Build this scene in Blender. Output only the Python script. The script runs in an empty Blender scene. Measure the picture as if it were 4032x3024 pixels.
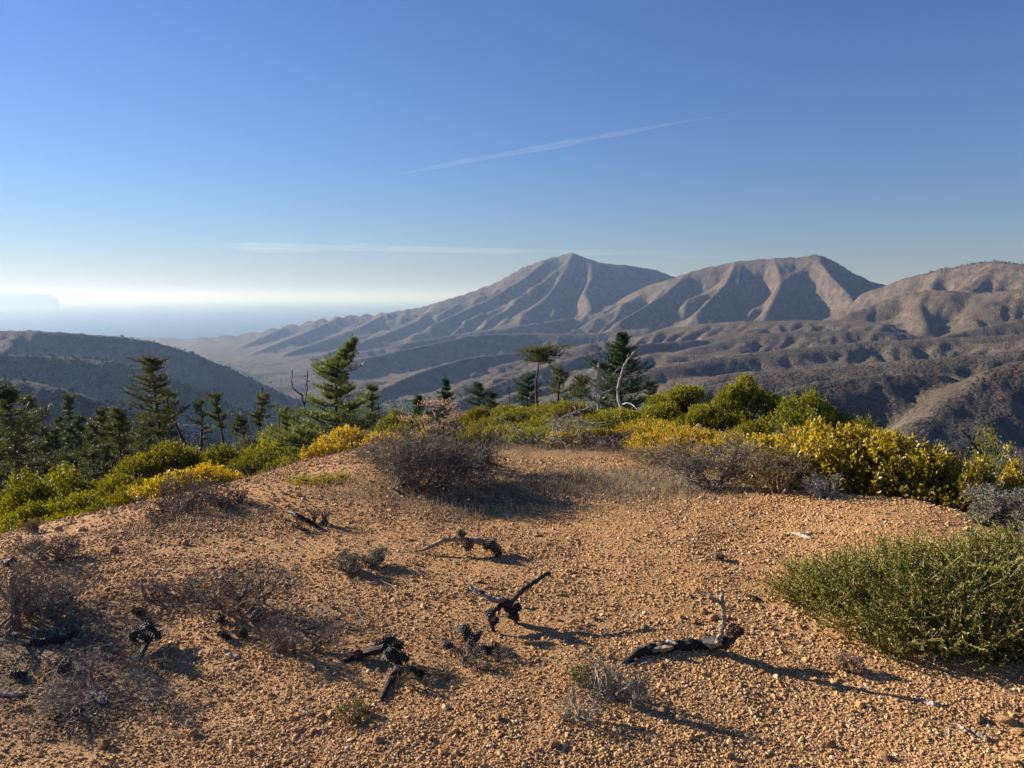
import bpy, math, random
import numpy as np
from mathutils import Vector, Matrix

rng = np.random.default_rng(7)
random.seed(7)
sc = bpy.context.scene
col = sc.collection

# ------------------------------------------------------------------ camera
EYE = 1.6
PITCH = math.radians(6.5)
FPX = 2990.0                      # focal length in photograph pixels (4032 wide)
cam_d = bpy.data.cameras.new('camera')
cam_d.sensor_fit = 'HORIZONTAL'
cam_d.sensor_width = 36.0
cam_d.lens = 36.0 * FPX / 4032.0
cam_d.clip_start = 0.05
cam_d.clip_end = 600000.0
cam = bpy.data.objects.new('camera', cam_d)
cam.location = (0, 0, EYE)
cam.rotation_euler = (math.radians(90) - PITCH, 0, 0)
col.objects.link(cam)
sc.camera = cam

# ------------------------------------------------------------------ sky, sun, exposure
SUN_EL = math.radians(18.5)
SUN_AZ = math.radians(-62.0)      # measured from straight ahead, negative = to the left
world = bpy.data.worlds.new('World')
sc.world = world
world.use_nodes = True
wn = world.node_tree
wn.nodes.clear()
w_out = wn.nodes.new('ShaderNodeOutputWorld')
w_bg = wn.nodes.new('ShaderNodeBackground')
w_sky = wn.nodes.new('ShaderNodeTexSky')
w_sky.sky_type = 'NISHITA'
w_sky.sun_disc = False
w_sky.sun_elevation = SUN_EL
w_sky.sun_rotation = SUN_AZ
w_sky.altitude = 400
w_sky.air_density = 1.3
w_sky.dust_density = 0.05
w_sky.ozone_density = 4.0
w_bg.inputs['Strength'].default_value = 0.0475
w_mul = wn.nodes.new('ShaderNodeMix')          # the phone's deep blue rendering of a clear sky, the same all round
w_mul.data_type = 'RGBA'; w_mul.blend_type = 'MULTIPLY'; w_mul.inputs[0].default_value = 1.0
w_mul.inputs[7].default_value = (0.60, 0.71, 1.09, 1.0)
wn.links.new(w_sky.outputs[0], w_mul.inputs[6])
wn.links.new(w_mul.outputs[2], w_bg.inputs['Color'])
wn.links.new(w_bg.outputs[0], w_out.inputs['Surface'])

sun_d = bpy.data.lights.new('sun', 'SUN')
sun_d.energy = 5.0
sun_d.angle = math.radians(0.53)
sun_d.color = (1.0, 0.87, 0.71)
sun = bpy.data.objects.new('sun', sun_d)
sd = Vector((math.sin(SUN_AZ) * math.cos(SUN_EL), math.cos(SUN_AZ) * math.cos(SUN_EL), math.sin(SUN_EL)))
sun.rotation_euler = (-sd).to_track_quat('-Z', 'Y').to_euler()
sun.location = sd * 50
col.objects.link(sun)

sc.view_settings.view_transform = 'Standard'
sc.view_settings.look = 'None'
sc.view_settings.exposure = 1.27
sc.view_settings.gamma = 1.0
sc.view_settings.use_curve_mapping = False
sc.cycles.use_denoising = True
sc.cycles.max_bounces = 6
sc.cycles.diffuse_bounces = 2
sc.cycles.glossy_bounces = 1
sc.cycles.transmission_bounces = 2
sc.cycles.transparent_max_bounces = 8
sc.cycles.volume_bounces = 0

# ------------------------------------------------------------------ helpers
def ray(px, py):
    a = (px - 2016.0) / FPX
    b = (1512.0 - py) / FPX
    y = math.cos(PITCH) + b * math.sin(PITCH)
    z = -math.sin(PITCH) + b * math.cos(PITCH)
    return a, y, z

def at(px, py, r):
    """the place seen at photograph pixel (px, py) when it lies r metres away over the ground"""
    x, y, z = ray(px, py)
    k = r / math.hypot(x, y)
    return np.array((x * k, y * k, EYE + z * k))

def tag(o, label=None, cat=None, group=None, kind=None):
    if label: o['label'] = label
    if cat: o['category'] = cat
    if group: o['group'] = group
    if kind: o['kind'] = kind
    return o

def make_mesh(name, V, quads=None, tris=None, mats=None, mat_idx=None, smooth=False, cols=None):
    me = bpy.data.meshes.new(name)
    V = np.asarray(V, dtype=np.float32).reshape(-1, 3)
    nq = 0 if quads is None else len(quads)
    nt = 0 if tris is None else len(tris)
    me.vertices.add(len(V)); me.vertices.foreach_set('co', V.ravel())
    loops = []
    if nq: loops.append(np.asarray(quads, dtype=np.int32).ravel())
    if nt: loops.append(np.asarray(tris, dtype=np.int32).ravel())
    loops = np.concatenate(loops)
    me.loops.add(len(loops)); me.loops.foreach_set('vertex_index', loops)
    starts = np.concatenate([np.arange(nq) * 4, nq * 4 + np.arange(nt) * 3]).astype(np.int32)
    me.polygons.add(nq + nt)
    me.polygons.foreach_set('loop_start', starts)
    if mat_idx is not None:
        me.polygons.foreach_set('material_index', np.asarray(mat_idx, dtype=np.int32))
    me.polygons.foreach_set('use_smooth', np.full(nq + nt, bool(smooth)))
    if mats is not None:
        for m in (mats if isinstance(mats, (list, tuple)) else [mats]):
            me.materials.append(m)
    if cols is not None:
        ca = me.attributes.new('tint', 'FLOAT', 'POINT')
        ca.data.foreach_set('value', np.asarray(cols, dtype=np.float32))
    me.update(calc_edges=True)
    return me

def add(name, me, parent=None, loc=None):
    o = bpy.data.objects.new(name, me)
    col.objects.link(o)
    if parent is not None: o.parent = parent
    if loc is not None: o.location = loc
    return o

def empty(name, loc, rz=0.0, s=1.0):
    o = bpy.data.objects.new(name, None)
    o.empty_display_size = 0.2
    o.location = loc
    o.rotation_euler = (0, 0, rz)
    o.scale = (s, s, s)
    col.objects.link(o)
    return o

# value noise (numpy), tileable hash lattice
_perm = np.random.default_rng(3).random((256, 256)).astype(np.float32)
def vnoise(x, y):
    xi = np.floor(x).astype(np.int64); yi = np.floor(y).astype(np.int64)
    fx = x - xi; fy = y - yi
    fx = fx * fx * fx * (fx * (fx * 6 - 15) + 10); fy = fy * fy * fy * (fy * (fy * 6 - 15) + 10)
    a = _perm[xi & 255, yi & 255]; b = _perm[(xi + 1) & 255, yi & 255]
    c = _perm[xi & 255, (yi + 1) & 255]; d = _perm[(xi + 1) & 255, (yi + 1) & 255]
    return (a * (1 - fx) + b * fx) * (1 - fy) + (c * (1 - fx) + d * fx) * fy
def fbm(x, y, oct=4, gain=0.5):
    s = 0.0; a = 1.0; t = 0.0
    for i in range(oct):
        s = s + a * (vnoise(x + 17.3 * i, y - 9.1 * i) - 0.5); t += a
        a *= gain; x = x * 2.03; y = y * 2.03
    return s / t * 2.0

# ------------------------------------------------------------------ node helpers
def new_mat(name):
    m = bpy.data.materials.new(name)
    m.use_nodes = True
    nt = m.node_tree
    for n in list(nt.nodes): nt.nodes.remove(n)
    out = nt.nodes.new('ShaderNodeOutputMaterial')
    b = nt.nodes.new('ShaderNodeBsdfPrincipled')
    nt.links.new(b.outputs[0], out.inputs['Surface'])
    return m, nt, b, out
def N(nt, t, **kw):
    n = nt.nodes.new(t)
    for k, v in kw.items():
        if k.startswith('i_'): n.inputs[k[2:]].default_value = v
        else: setattr(n, k, v)
    return n
def noise(nt, vec, scale, detail=3.0, rough=0.55, out='Fac'):
    n = N(nt, 'ShaderNodeTexNoise')
    n.inputs['Scale'].default_value = scale; n.inputs['Detail'].default_value = detail; n.inputs['Roughness'].default_value = rough
    nt.links.new(vec, n.inputs['Vector'])
    return n.outputs[out]
def ramp(nt, fac, stops):
    r = N(nt, 'ShaderNodeValToRGB')
    e = r.color_ramp.elements
    while len(e) < len(stops): e.new(0.5)
    for el, (p, c) in zip(e, stops):
        el.position = p; el.color = (*c, 1.0) if len(c) == 3 else c
    nt.links.new(fac, r.inputs['Fac'])
    return r.outputs['Color']
def mixc(nt, fac, a, b, mode='MIX'):
    m = N(nt, 'ShaderNodeMix', data_type='RGBA', blend_type=mode)
    for s, v in ((0, fac), (6, a), (7, b)):
        if hasattr(v, 'links'): nt.links.new(v, m.inputs[s])
        elif isinstance(v, (int, float)): m.inputs[s].default_value = v
        else: m.inputs[s].default_value = (*v, 1.0)
    return m.outputs[2]
def math_n(nt, op, a, b=0.0, clamp=False):
    m = N(nt, 'ShaderNodeMath', operation=op, use_clamp=clamp)
    for s, v in ((0, a), (1, b)):
        if hasattr(v, 'links'): nt.links.new(v, m.inputs[s])
        else: m.inputs[s].default_value = v
    return m.outputs[0]
def smooth(nt, v, lo, hi):
    m = N(nt, 'ShaderNodeMapRange', interpolation_type='SMOOTHSTEP')
    m.inputs[1].default_value = lo; m.inputs[2].default_value = hi
    nt.links.new(v, m.inputs[0])
    return m.outputs[0]

# ================================================================== TERRAIN
SEA = -372.0
# crest lines as (photograph x, photograph y, distance in metres); they become real 3-D ridges
def pl(*pts): return np.array([at(*p) for p in pts])
RIDGES = [  # points, slope near the crest, slope flattening length, side roughness
    # far peak on the left and its long shoulder down to the coast
    (pl((560, 1338, 7000), (760, 1330, 6900), (1000, 1305, 6700), (1200, 1263, 6500), (1340, 1242, 6300), (1500, 1230, 6100), (1650, 1210, 5950), (1800, 1165, 5800),
        (1960, 1108, 5700), (2060, 1048, 5600), (2150, 1018, 5500), (2220, 1000, 5450), (2255, 993, 5400), (2300, 1012, 5350), (2380, 1036, 5300), (2470, 1043, 5300),
        (2580, 1060, 5300), (2680, 1098, 5300), (2760, 1125, 5250)), 0.55, 700),
    # face spurs of the far peak
    (pl((2255, 996, 5400), (2230, 1060, 5150), (2180, 1130, 4900), (2130, 1190, 4700), (2060, 1230, 4500)), 0.6, 350),
    (pl((2330, 1030, 5300), (2330, 1090, 5050), (2300, 1150, 4750), (2330, 1210, 4500), (2300, 1250, 4350)), 0.6, 300),
    (pl((2150, 1020, 5500), (2050, 1100, 5250), (1930, 1170, 5000), (1800, 1230, 4800), (1700, 1280, 4600)), 0.55, 300),
    # middle peak
    (pl((2460, 1165, 4500), (2560, 1118, 4400), (2650, 1090, 4300), (2760, 1054, 4250), (2900, 1026, 4200), (3050, 1013, 4150), (3165, 1008, 4100), (3200, 1000, 4080), (3240, 1006, 4060),
        (3300, 1040, 4050), (3390, 1090, 4030), (3460, 1126, 4000), (3560, 1140, 3950)), 0.62, 520),
    (pl((3215, 1002, 4080), (3270, 1080, 3850), (3340, 1150, 3650), (3380, 1210, 3500)), 0.6, 260),
    (pl((3050, 1014, 4150), (3080, 1100, 3900), (3050, 1170, 3650), (3020, 1225, 3450)), 0.6, 240),
    (pl((2900, 1027, 4200), (2860, 1110, 3950), (2790, 1180, 3700), (2740, 1235, 3500)), 0.6, 240),
    (pl((2700, 1075, 4280), (2620, 1150, 4050), (2530, 1210, 3850), (2440, 1260, 3650)), 0.6, 240),
    # right peak
    (pl((3400, 1150, 3400), (3460, 1130, 3350), (3560, 1092, 3300), (3700, 1056, 3250), (3850, 1031, 3200), (3930, 1023, 3150), (4032, 1036, 3100), (4300, 1060, 3000), (4700, 1040, 2900)), 0.6, 420),
    # craggy dark hill in front of it
    (pl((3230, 1290, 2450), (3330, 1235, 2500), (3450, 1190, 2550), (3560, 1150, 2550), (3650, 1138, 2550), (3740, 1140, 2500), (3850, 1150, 2500), (3950, 1140, 2450), (4060, 1130, 2400), (4400, 1100, 2300)), 0.62, 300),
    (pl((3650, 1138, 2550), (3620, 1200, 2400), (3640, 1270, 2250)), 0.6, 160),
    (pl((3850, 1150, 2500), (3830, 1220, 2330), (3860, 1290, 2150)), 0.6, 160),
    (pl((4100, 1230, 2100), (3950, 1265, 2050), (3800, 1300, 2000), (3700, 1325, 1950)), 0.5, 200),
    # long spurs running down to the left
    (pl((2250, 1250, 4350), (2000, 1285, 4250), (1700, 1330, 4100), (1450, 1375, 3900), (1250, 1425, 3650), (1150, 1470, 3400)), 0.45, 320),
    (pl((2560, 1290, 3450), (2300, 1312, 3450), (2000, 1310, 3450), (1850, 1318, 3400), (1600, 1372, 3250), (1400, 1412, 3050), (1260, 1465, 2850)), 0.45, 300),
    (pl((2500, 1350, 2700), (2230, 1362, 2650), (2000, 1388, 2550), (1850, 1402, 2480), (1700, 1445, 2350), (1560, 1500, 2200), (1470, 1545, 2100)), 0.5, 260),
    (pl((2850, 1330, 2350), (2600, 1345, 2200), (2400, 1368, 2050), (2220, 1415, 1900), (2050, 1470, 1750), (1900, 1530, 1600), (1760, 1590, 1480)), 0.45, 260),
    (pl((1120, 1285, 6550), (1020, 1330, 5900), (930, 1372, 5300), (880, 1395, 4900)), 0.4, 240),
    (pl((1340, 1244, 6300), (1220, 1300, 5700), (1090, 1350, 5150), (990, 1392, 4600), (940, 1420, 4300)), 0.42, 240),
    (pl((1520, 1232, 6100), (1420, 1285, 5500), (1280, 1335, 4950), (1130, 1388, 4400), (1040, 1435, 4000)), 0.42, 240),
    (pl((1720, 1195, 5900), (1640, 1262, 5300), (1520, 1312, 4800), (1360, 1362, 4350), (1220, 1410, 3950), (1110, 1462, 3600)), 0.45, 240),
    # rolling ridges between
    (pl((3420, 1262, 2350), (3200, 1258, 2450), (2950, 1262, 2500), (2760, 1272, 2550), (2600, 1300, 2550)), 0.25, 260),
    (pl((3450, 1300, 2050), (3200, 1300, 2050), (3000, 1312, 2050), (2850, 1340, 2000), (2700, 1380, 1850)), 0.25, 240),
    (pl((4400, 1290, 1750), (4032, 1312, 1700), (3700, 1330, 1650), (3400, 1345, 1600), (3100, 1372, 1500), (2800, 1410, 1400), (2560, 1450, 1300), (2350, 1520, 1200)), 0.25, 260),
    (pl((4500, 1330, 1250), (4032, 1375, 1150), (3750, 1405, 1080), (3450, 1430, 1020), (3150, 1450, 960), (2900, 1490, 900), (2700, 1540, 850)), 0.25, 220),
    # near brown hill with the hollow
    (pl((3700, 1462, 800), (3560, 1466, 760), (3420, 1466, 720), (3300, 1478, 690), (3180, 1500, 660), (3050, 1540, 620), (2900, 1600, 590)), 0.40, 160),
    (pl((4700, 1290, 760), (4300, 1350, 740), (4032, 1405, 720), (3900, 1450, 690), (3780, 1530, 640), (3660, 1620, 580), (3560, 1700, 530)), 0.42, 150),
    # wooded hill on the left
    (pl((-900, 1270, 2350), (-300, 1290, 2300), (0, 1300, 2250), (110, 1297, 2230), (250, 1306, 2200), (450, 1320, 2180), (600, 1340, 2150), (750, 1386, 2100), (900, 1446, 2050), (1050, 1520, 1980), (1160, 1590, 1900)), 0.42, 420),
    (pl((-500, 1340, 1700), (0, 1390, 1650), (250, 1400, 1620), (450, 1420, 1560), (620, 1470, 1500), (800, 1545, 1450), (950, 1620, 1400)), 0.36, 300),
    (pl((-600, 1380, 1000), (-200, 1450, 980), (100, 1490, 950), (300, 1540, 920), (500, 1610, 880), (700, 1700, 850)), 0.36, 260),
    # wooded side spur that leaves our hill to the left
    (np.array([(-6, 18, -3.5), (-27, 53, -12.5), (-53, 96, -19.5), (-88, 146, -31.0), (-145, 214, -56.0), (-230, 300, -100.0)]), 0.34, 140),
    # our own hill
    (np.array([(60, -400, 5.0), (20, -150, 4.0), (0, -20, -0.5), (0, 5, -1.0), (4, 35, -4.0), (8, 80, -16.0), (10, 140, -36.0), (20, 260, -85.0)]), 0.40, 220),
]
THAL = np.array([at(3450, 1720, 560), at(3200, 1720, 620), at(2700, 1700, 820), at(2150, 1640, 1250), at(1500, 1610, 1650), at(1150, 1585, 2050), at(1010, 1485, 2900),
                 at(830, 1405, 4300), at(620, 1345, 6600)])
THAL2 = np.array([(-700, 60, -175.0), (-350, 330, -190.0), (-150, 700, -225.0), (-330, 1300, -262.0), (-560, 2000, -285.0)])

def seg_field(P, X, Y):
    """distance to a 3-D polyline in plan, crest height at the nearest point, and arc length there"""
    best = np.full(X.shape, 1e12, dtype=np.float32); hz = np.zeros(X.shape, np.float32); ss = np.zeros(X.shape, np.float32)
    acc = 0.0
    for a, b in zip(P[:-1], P[1:]):
        d = b - a; L2 = d[0] ** 2 + d[1] ** 2; L = math.sqrt(L2)
        t = np.clip(((X - a[0]) * d[0] + (Y - a[1]) * d[1]) / L2, 0, 1)
        dd = (X - a[0] - t * d[0]) ** 2 + (Y - a[1] - t * d[1]) ** 2
        m = dd < best
        best = np.where(m, dd, best); hz = np.where(m, a[2] + t * d[2], hz); ss = np.where(m, acc + t * L, ss)
        acc += L
    return np.sqrt(best), hz, ss

def erode(H, dx, iters, k, A=None, talus=0.8, diff=0.02, hold=None):
    """stream-power erosion: each pass routes drainage one cell further and cuts channels"""
    n, m = H.shape
    offs = [(-1, -1), (-1, 0), (-1, 1), (0, -1), (0, 1), (1, -1), (1, 0), (1, 1)]
    dist = [dx * math.sqrt(a * a + b * b) for a, b in offs]
    if A is None: A = np.ones_like(H)
    base = A * 0 + dx * dx / 400.0
    for it in range(iters):
        Hp = np.pad(H, 1, mode='edge'); best = np.full(H.shape, 1e-4, np.float32); rc = np.full(H.shape, -1, np.int8); rh = H.copy()
        for q, (a, b) in enumerate(offs):
            nb = Hp[1 + a:n + 1 + a, 1 + b:m + 1 + b]
            s = (H - nb) / dist[q]
            g = s > best
            best = np.where(g, s, best); rc[g] = q; rh = np.where(g, nb, rh)
        Ap = np.pad(A, 1); Rp = np.pad(rc, 1, constant_values=-1)
        An = base.copy()
        for q, (a, b) in enumerate(offs):
            # neighbour at -offset drains into me when its receiver is q
            An += np.where(Rp[1 - a:n + 1 - a, 1 - b:m + 1 - b] == q, Ap[1 - a:n + 1 - a, 1 - b:m + 1 - b], 0)
        A = An
        c = k * np.sqrt(A) / dx
        c = np.where(rc >= 0, c, 0)
        Hn = (H + c * rh) / (1 + c)
        over = np.maximum(best - talus, 0) * dx * 0.25
        Hn -= np.where(rc >= 0, over, 0)
        Hp = np.pad(Hn, 1, mode='edge')
        lap = Hp[:-2, 1:-1] + Hp[2:, 1:-1] + Hp[1:-1, :-2] + Hp[1:-1, 2:] - 4 * Hn
        H = Hn + diff * lap
        if hold is not None: H = H + hold[1] * (hold[0] - H)      # the crests are hard rock and stand
    return H, A

def up2(H):
    n, m = H.shape
    yi = np.linspace(0, n - 1, n * 2 - 1); xi = np.linspace(0, m - 1, m * 2 - 1)
    return bil(H, yi[:, None] + 0 * xi[None], xi[None] + 0 * yi[:, None])
def bil(H, fy, fx):
    n, m = H.shape
    fy = np.clip(fy, 0, n - 1.001); fx = np.clip(fx, 0, m - 1.001)
    i = fy.astype(np.int64); j = fx.astype(np.int64); u = (fy - i).astype(np.float32); v = (fx - j).astype(np.float32)
    return (H[i, j] * (1 - v) + H[i, j + 1] * v) * (1 - u) + (H[i + 1, j] * (1 - v) + H[i + 1, j + 1] * v) * u

X0, X1, Y0, Y1 = -4800.0, 4800.0, -480.0, 7680.0
DX = 48.0
gx = np.arange(X0, X1 + 1, DX, dtype=np.float32); gy = np.arange(Y0, Y1 + 1, DX, dtype=np.float32)

def base_field(X, Y):
    wx = X + 60 * fbm(X / 420, Y / 420, 3) + 14 * fbm(X / 90 + 5, Y / 90, 2)
    wy = Y + 60 * fbm(X / 420 + 40, Y / 420 + 13, 3) + 14 * fbm(X / 90 + 9, Y / 90 + 31, 2)
    dt, hz, _ = seg_field(THAL, X, Y)
    d2, hz2, _ = seg_field(THAL2, X, Y)
    lvl = np.minimum(hz - 22 + 0.03 * dt, hz2 + 0.05 * d2)
    H = np.maximum(lvl.clip(None, -60), SEA - 14)
    coast = np.clip((Y - 6300 + 0.25 * (X + 2500)) / 900, 0, 1)
    H = H * (1 - coast) + (SEA - 20) * coast
    for P, s, L in RIDGES:
        d, h, ss = seg_field(P, wx, wy)
        d0, h0, _ = seg_field(P, X, Y)
        w = np.clip(d0 / 90.0, 0, 1)
        d = d0 * (1 - w) + d * w; h = h0 * (1 - w) + h * w
        s0 = 0.26 if s > 0.3 else 0.68 * s
        t = h - (s - s0) * L * (1 - np.exp(-d / L)) - s0 * d
        dlt = np.clip(0.5 + (t - H) / 24.0, 0, 1)          # smooth maximum
        H = H * (1 - dlt) + t * dlt + 12.0 * dlt * (1 - dlt) * 0.3
    return H.astype(np.float32)

def crest_dist(GX, GY):
    dmin = np.full(GX.shape, 1e9, np.float32)
    for P, s, L in RIDGES:
        dmin = np.minimum(dmin, seg_field(P, GX, GY)[0])
    return dmin
def bell(d, wid): return np.exp(-(d / wid) ** 2).astype(np.float32)
def regrid():
    gx = np.linspace(X0, X0 + DX * (H.shape[1] - 1), H.shape[1]); gy = np.linspace(Y0, Y0 + DX * (H.shape[0] - 1), H.shape[0])
    return np.meshgrid(gx.astype(np.float32), gy.astype(np.float32))
GX, GY = np.meshgrid(gx, gy)
B0 = base_field(GX, GY)
cd = crest_dist(GX, GY)
def ridged(GX, GY, lam, sx):
    n1 = vnoise(GX / lam + sx + 0.6 * fbm(GX / lam / 2, GY / lam / 2, 2), GY / lam - sx); return 1 - np.abs(2 * n1 - 1) * 2
amp = np.clip((B0 - SEA - 8) / 90, 0.05, 1) * (1 - bell(cd, 90.0)) * np.clip((np.hypot(GX, GY) - 300) / 400, 0, 1)
REL = (amp * (24 * ridged(GX, GY, 330, 3.1) + 13 * ridged(GX, GY, 150, 9.7) + 9 * fbm(GX / 170, GY / 170, 4))).astype(np.float32)
H = B0 + REL
H, A = erode(H, DX, 60, 0.30, talus=0.62, diff=0.002, hold=(B0 + REL, np.maximum(bell(cd, 62.0) * 0.9, 0.05)))
H = up2(H); A = up2(A); DX /= 2
GX, GY = regrid()
B0 = base_field(GX, GY)
ck = bell(crest_dist(GX, GY), 44.0)
H = H * (1 - ck) + B0 * ck + 3.0 * fbm(GX / 60, GY / 60, 4).astype(np.float32)
H, A = erode(H, DX, 40, 0.20, A=A, talus=0.66, diff=0.002, hold=(np.where(ck > 0.15, B0, H) + 5.0 * fbm(GX / 90, GY / 90, 4) + 5 * (1 - ck) * np.clip(ridged(GX, GY, 70, 5.2), -1, 1), np.maximum(ck * 0.6, 0.03)))
H = up2(H); A = up2(A); DX /= 2
GX, GY = regrid()
gy_, gx_ = np.gradient(H, DX)
stp = np.clip((np.hypot(gx_, gy_) - 0.12) / 0.3, 0, 1) * np.clip((np.hypot(GX, GY) - 500) / 600, 0, 1)
H += (stp * (5.0 * ridged(GX, GY, 84, 2.2) + 3.5 * ridged(GX, GY, 44, 7.7)) + 1.6 * fbm(GX / 26, GY / 26, 3)).astype(np.float32)
cd = crest_dist(GX, GY); ck = bell(cd, 26.0); CRK = bell(cd, 30.0)
B0 = base_field(GX, GY) + 2.0 * fbm(GX / 70, GY / 70, 4).astype(np.float32)
H, A = erode(H, DX, 34, 0.42, A=A, talus=0.85, diff=0.0015, hold=(B0, ck * 0.5))
FARH, FARD = H, DX

def far_h(x, y):
    return bil(FARH, (y - Y0) / FARD, (x - X0) / FARD)

# ---- the knoll: smooth surface through surveyed points (thin-plate spline)
CP = [(0, 0, 0), (-3, 1, 0), (3, 1, 0), (0, -4, 0.1), (-5, -4, 0), (5, -4, 0)]
for p in [(2016, 2700, 3.0), (2016, 2300, 4.3), (800, 2600, 3.5), (3400, 2600, 3.5), (1200, 2200, 5.2), (3100, 2100, 5.2)]:
    x, y, z = at(*p); CP.append((x, y, 0.0))
def cp(px, py, r): CP.append(tuple(at(px, py, r)))
for p in [(2600, 1955, 6.2), (3200, 1938, 6.2), (3600, 1965, 6.2), (3820, 2010, 6.1), (4032, 2110, 5.9),
          (2050, 1880, 7.4), (2000, 1795, 9.6), (2500, 1800, 9.4), (2150, 1725, 13.0), (2900, 1800, 10.0),
          (1500, 1748, 9.0), (1350, 1770, 9.0), (1160, 1830, 8.6), (880, 1905, 8.0), (500, 1995, 7.4), (200, 2060, 7.2), (0, 2105, 7.1)]: cp(*p)
def cz(az, r, z): CP.append((r * math.sin(math.radians(az)), r * math.cos(math.radians(az)), z))
for a in [(40, 7, -1.0), (34, 9, -1.6), (25, 9, -0.75), (25, 13, -1.7), (34, 14, -3.4), (14, 12, -0.9), (14, 18, -1.7), (25, 22, -3.8), (5, 22, -2.0), (-4, 22, -2.6), (5, 34, -4.2), (16, 34, -5.2), (27, 36, -8.5),
          (-11, 13, -1.1), (-11, 22, -3.0), (-16, 12.5, -1.35), (-22, 12, -1.5), (-28, 11, -1.5), (-34, 10, -1.45), (-40, 9, -1.3), (-16, 22, -3.4), (-26, 20, -3.3), (-34, 18, -3.3),
          (-10, 38, -6.4), (-20, 36, -7.0), (-30, 34, -7.6), (0, 60, -10.5), (12, 60, -12.0), (25, 60, -17.0), (-14, 60, -13.0), (-28, 60, -13.5), (40, 50, -16), (-42, 40, -10), (60, 10, -0.6), (-60, 10, -1.2),
          (60, 40, -8), (-60, 40, -9)]: cz(*a)
CP = np.array(CP)
def tps_k(r2): return np.where(r2 > 1e-9, 0.5 * r2 * np.log(np.maximum(r2, 1e-9)), 0.0)
n = len(CP)
Kt = tps_k(((CP[:, None, :2] - CP[None, :, :2]) ** 2).sum(-1)) + np.eye(n) * 0.25
Pm = np.concatenate([np.ones((n, 1)), CP[:, :2]], 1)
Am = np.block([[Kt, Pm], [Pm.T, np.zeros((3, 3))]])
Wt = np.linalg.solve(Am, np.concatenate([CP[:, 2], np.zeros(3)]))
def near_h(x, y):
    x = np.asarray(x, dtype=np.float64); y = np.asarray(y, dtype=np.float64)
    sh = x.shape; x = x.ravel(); y = y.ravel(); o = np.empty(x.shape)
    for i in range(0, len(x), 20000):
        a = x[i:i + 20000]; b = y[i:i + 20000]
        r2 = (a[:, None] - CP[None, :, 0]) ** 2 + (b[:, None] - CP[None, :, 1]) ** 2
        o[i:i + 20000] = tps_k(r2) @ Wt[:n] + Wt[n] + Wt[n + 1] * a + Wt[n + 2] * b
    o = o + 0.05 * fbm(x / 1.3, y / 1.3, 3) * np.clip(np.hypot(x, y) / 6, 0.3, 1) + 0.012 * fbm(x / 0.22, y / 0.22, 3)
    return o.reshape(sh)
def ground_h(x, y):
    x = np.asarray(x, dtype=np.float64); y = np.asarray(y, dtype=np.float64)
    r = np.hypot(x, y)
    w = np.clip((r - 45) / 75, 0, 1); w = w * w * (3 - 2 * w)
    f = far_h(x, y)
    nr = np.where(w < 1, near_h(x, y), 0) if x.ndim == 0 or np.any(w < 1) else f
    return nr * (1 - w) + f * w
def gz(x, y): return float(ground_h(np.array([x]), np.array([y]))[0])

# ---- one continuous sheet, finer towards the viewpoint
az = np.radians(np.concatenate([np.arange(-180, -44, 4.0), np.arange(-44, 44.001, 0.125), np.arange(48, 181, 4.0)]))
rr = [0.4]
while rr[-1] < 8200:
    r = rr[-1]
    rr.append(r * (1.06 if r < 2 else 1.028 if r < 12 else 1.028 if r < 300 else 1.011 if r < 1300 else 1.0056 if r < 6000 else 1.012))
rr = np.array(rr)
RS = int(np.searchsorted(rr, 70.0))
AZ, RR = np.meshgrid(az, rr)
TX = RR * np.sin(AZ); TY = RR * np.cos(AZ)
TZ = np.empty_like(TX)
TZ[:RS + 40] = ground_h(TX[:RS + 40], TY[:RS + 40])
TZ[RS + 40:] = far_h(TX[RS + 40:], TY[RS + 40:])
far_w = np.clip((RR - 90) / 200, 0, 1)
TZ += far_w * (0.9 * fbm(TX / 9, TY / 9, 3))
# gullied flanks: fluting that runs down the fall line, stronger where the land is steep
sy, sx = np.gradient(FARH, FARD)
gxs = bil(sx.astype(np.float32), (TY - Y0) / FARD, (TX - X0) / FARD); gys = bil(sy.astype(np.float32), (TY - Y0) / FARD, (TX - X0) / FARD)
stp = np.hypot(gxs, gys); ex = gys / np.maximum(stp, 1e-3); ey = -gxs / np.maximum(stp, 1e-3)
fw = np.clip((RR - 700) / 900, 0, 1) * np.clip((stp - 0.16) / 0.3, 0, 1)
qx = TX + 22 * fbm(TX / 70, TY / 70, 3); qy = TY + 22 * fbm(TX / 70 + 31, TY / 70 - 7, 3)
rid1 = 1 - 2 * np.abs(2 * vnoise(qx / 74, qy / 74) - 1); rid2 = 1 - 2 * np.abs(2 * vnoise(qx / 31 + 8, qy / 31) - 1)
val1 = np.minimum(np.abs(2 * vnoise(qx / 120 + 5, qy / 120 + 3) - 1) * 2.2, 1.0)
fw *= 1 - 0.75 * bil(CRK, (TY - Y0) / FARD, (TX - X0) / FARD)
TZ += fw * (2.0 * rid1 + 2.5 * rid2 + 2.0 * (val1 - 0.7) + 2.4 * fbm(TX / 18, TY / 18, 3))
# bushes roughen the chaparral slopes
out = (np.abs(TX) > 4780) | (TY > 7660) | (TY < -470)
TZ = np.where(out, np.minimum(TZ, SEA - 15), TZ)
def sheet(r0, r1):
    nc = len(az); Vt = np.stack([TX[r0:r1 + 1], TY[r0:r1 + 1], TZ[r0:r1 + 1]], -1).reshape(-1, 3)
    nr = r1 - r0
    i = np.arange(nr)[:, None] * nc; j = np.arange(nc - 1)[None]
    q = np.stack([i + j, i + nc + j, i + nc + j + 1, i + j + 1], -1).reshape(-1, 4)[:, ::-1]
    return Vt, q

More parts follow.
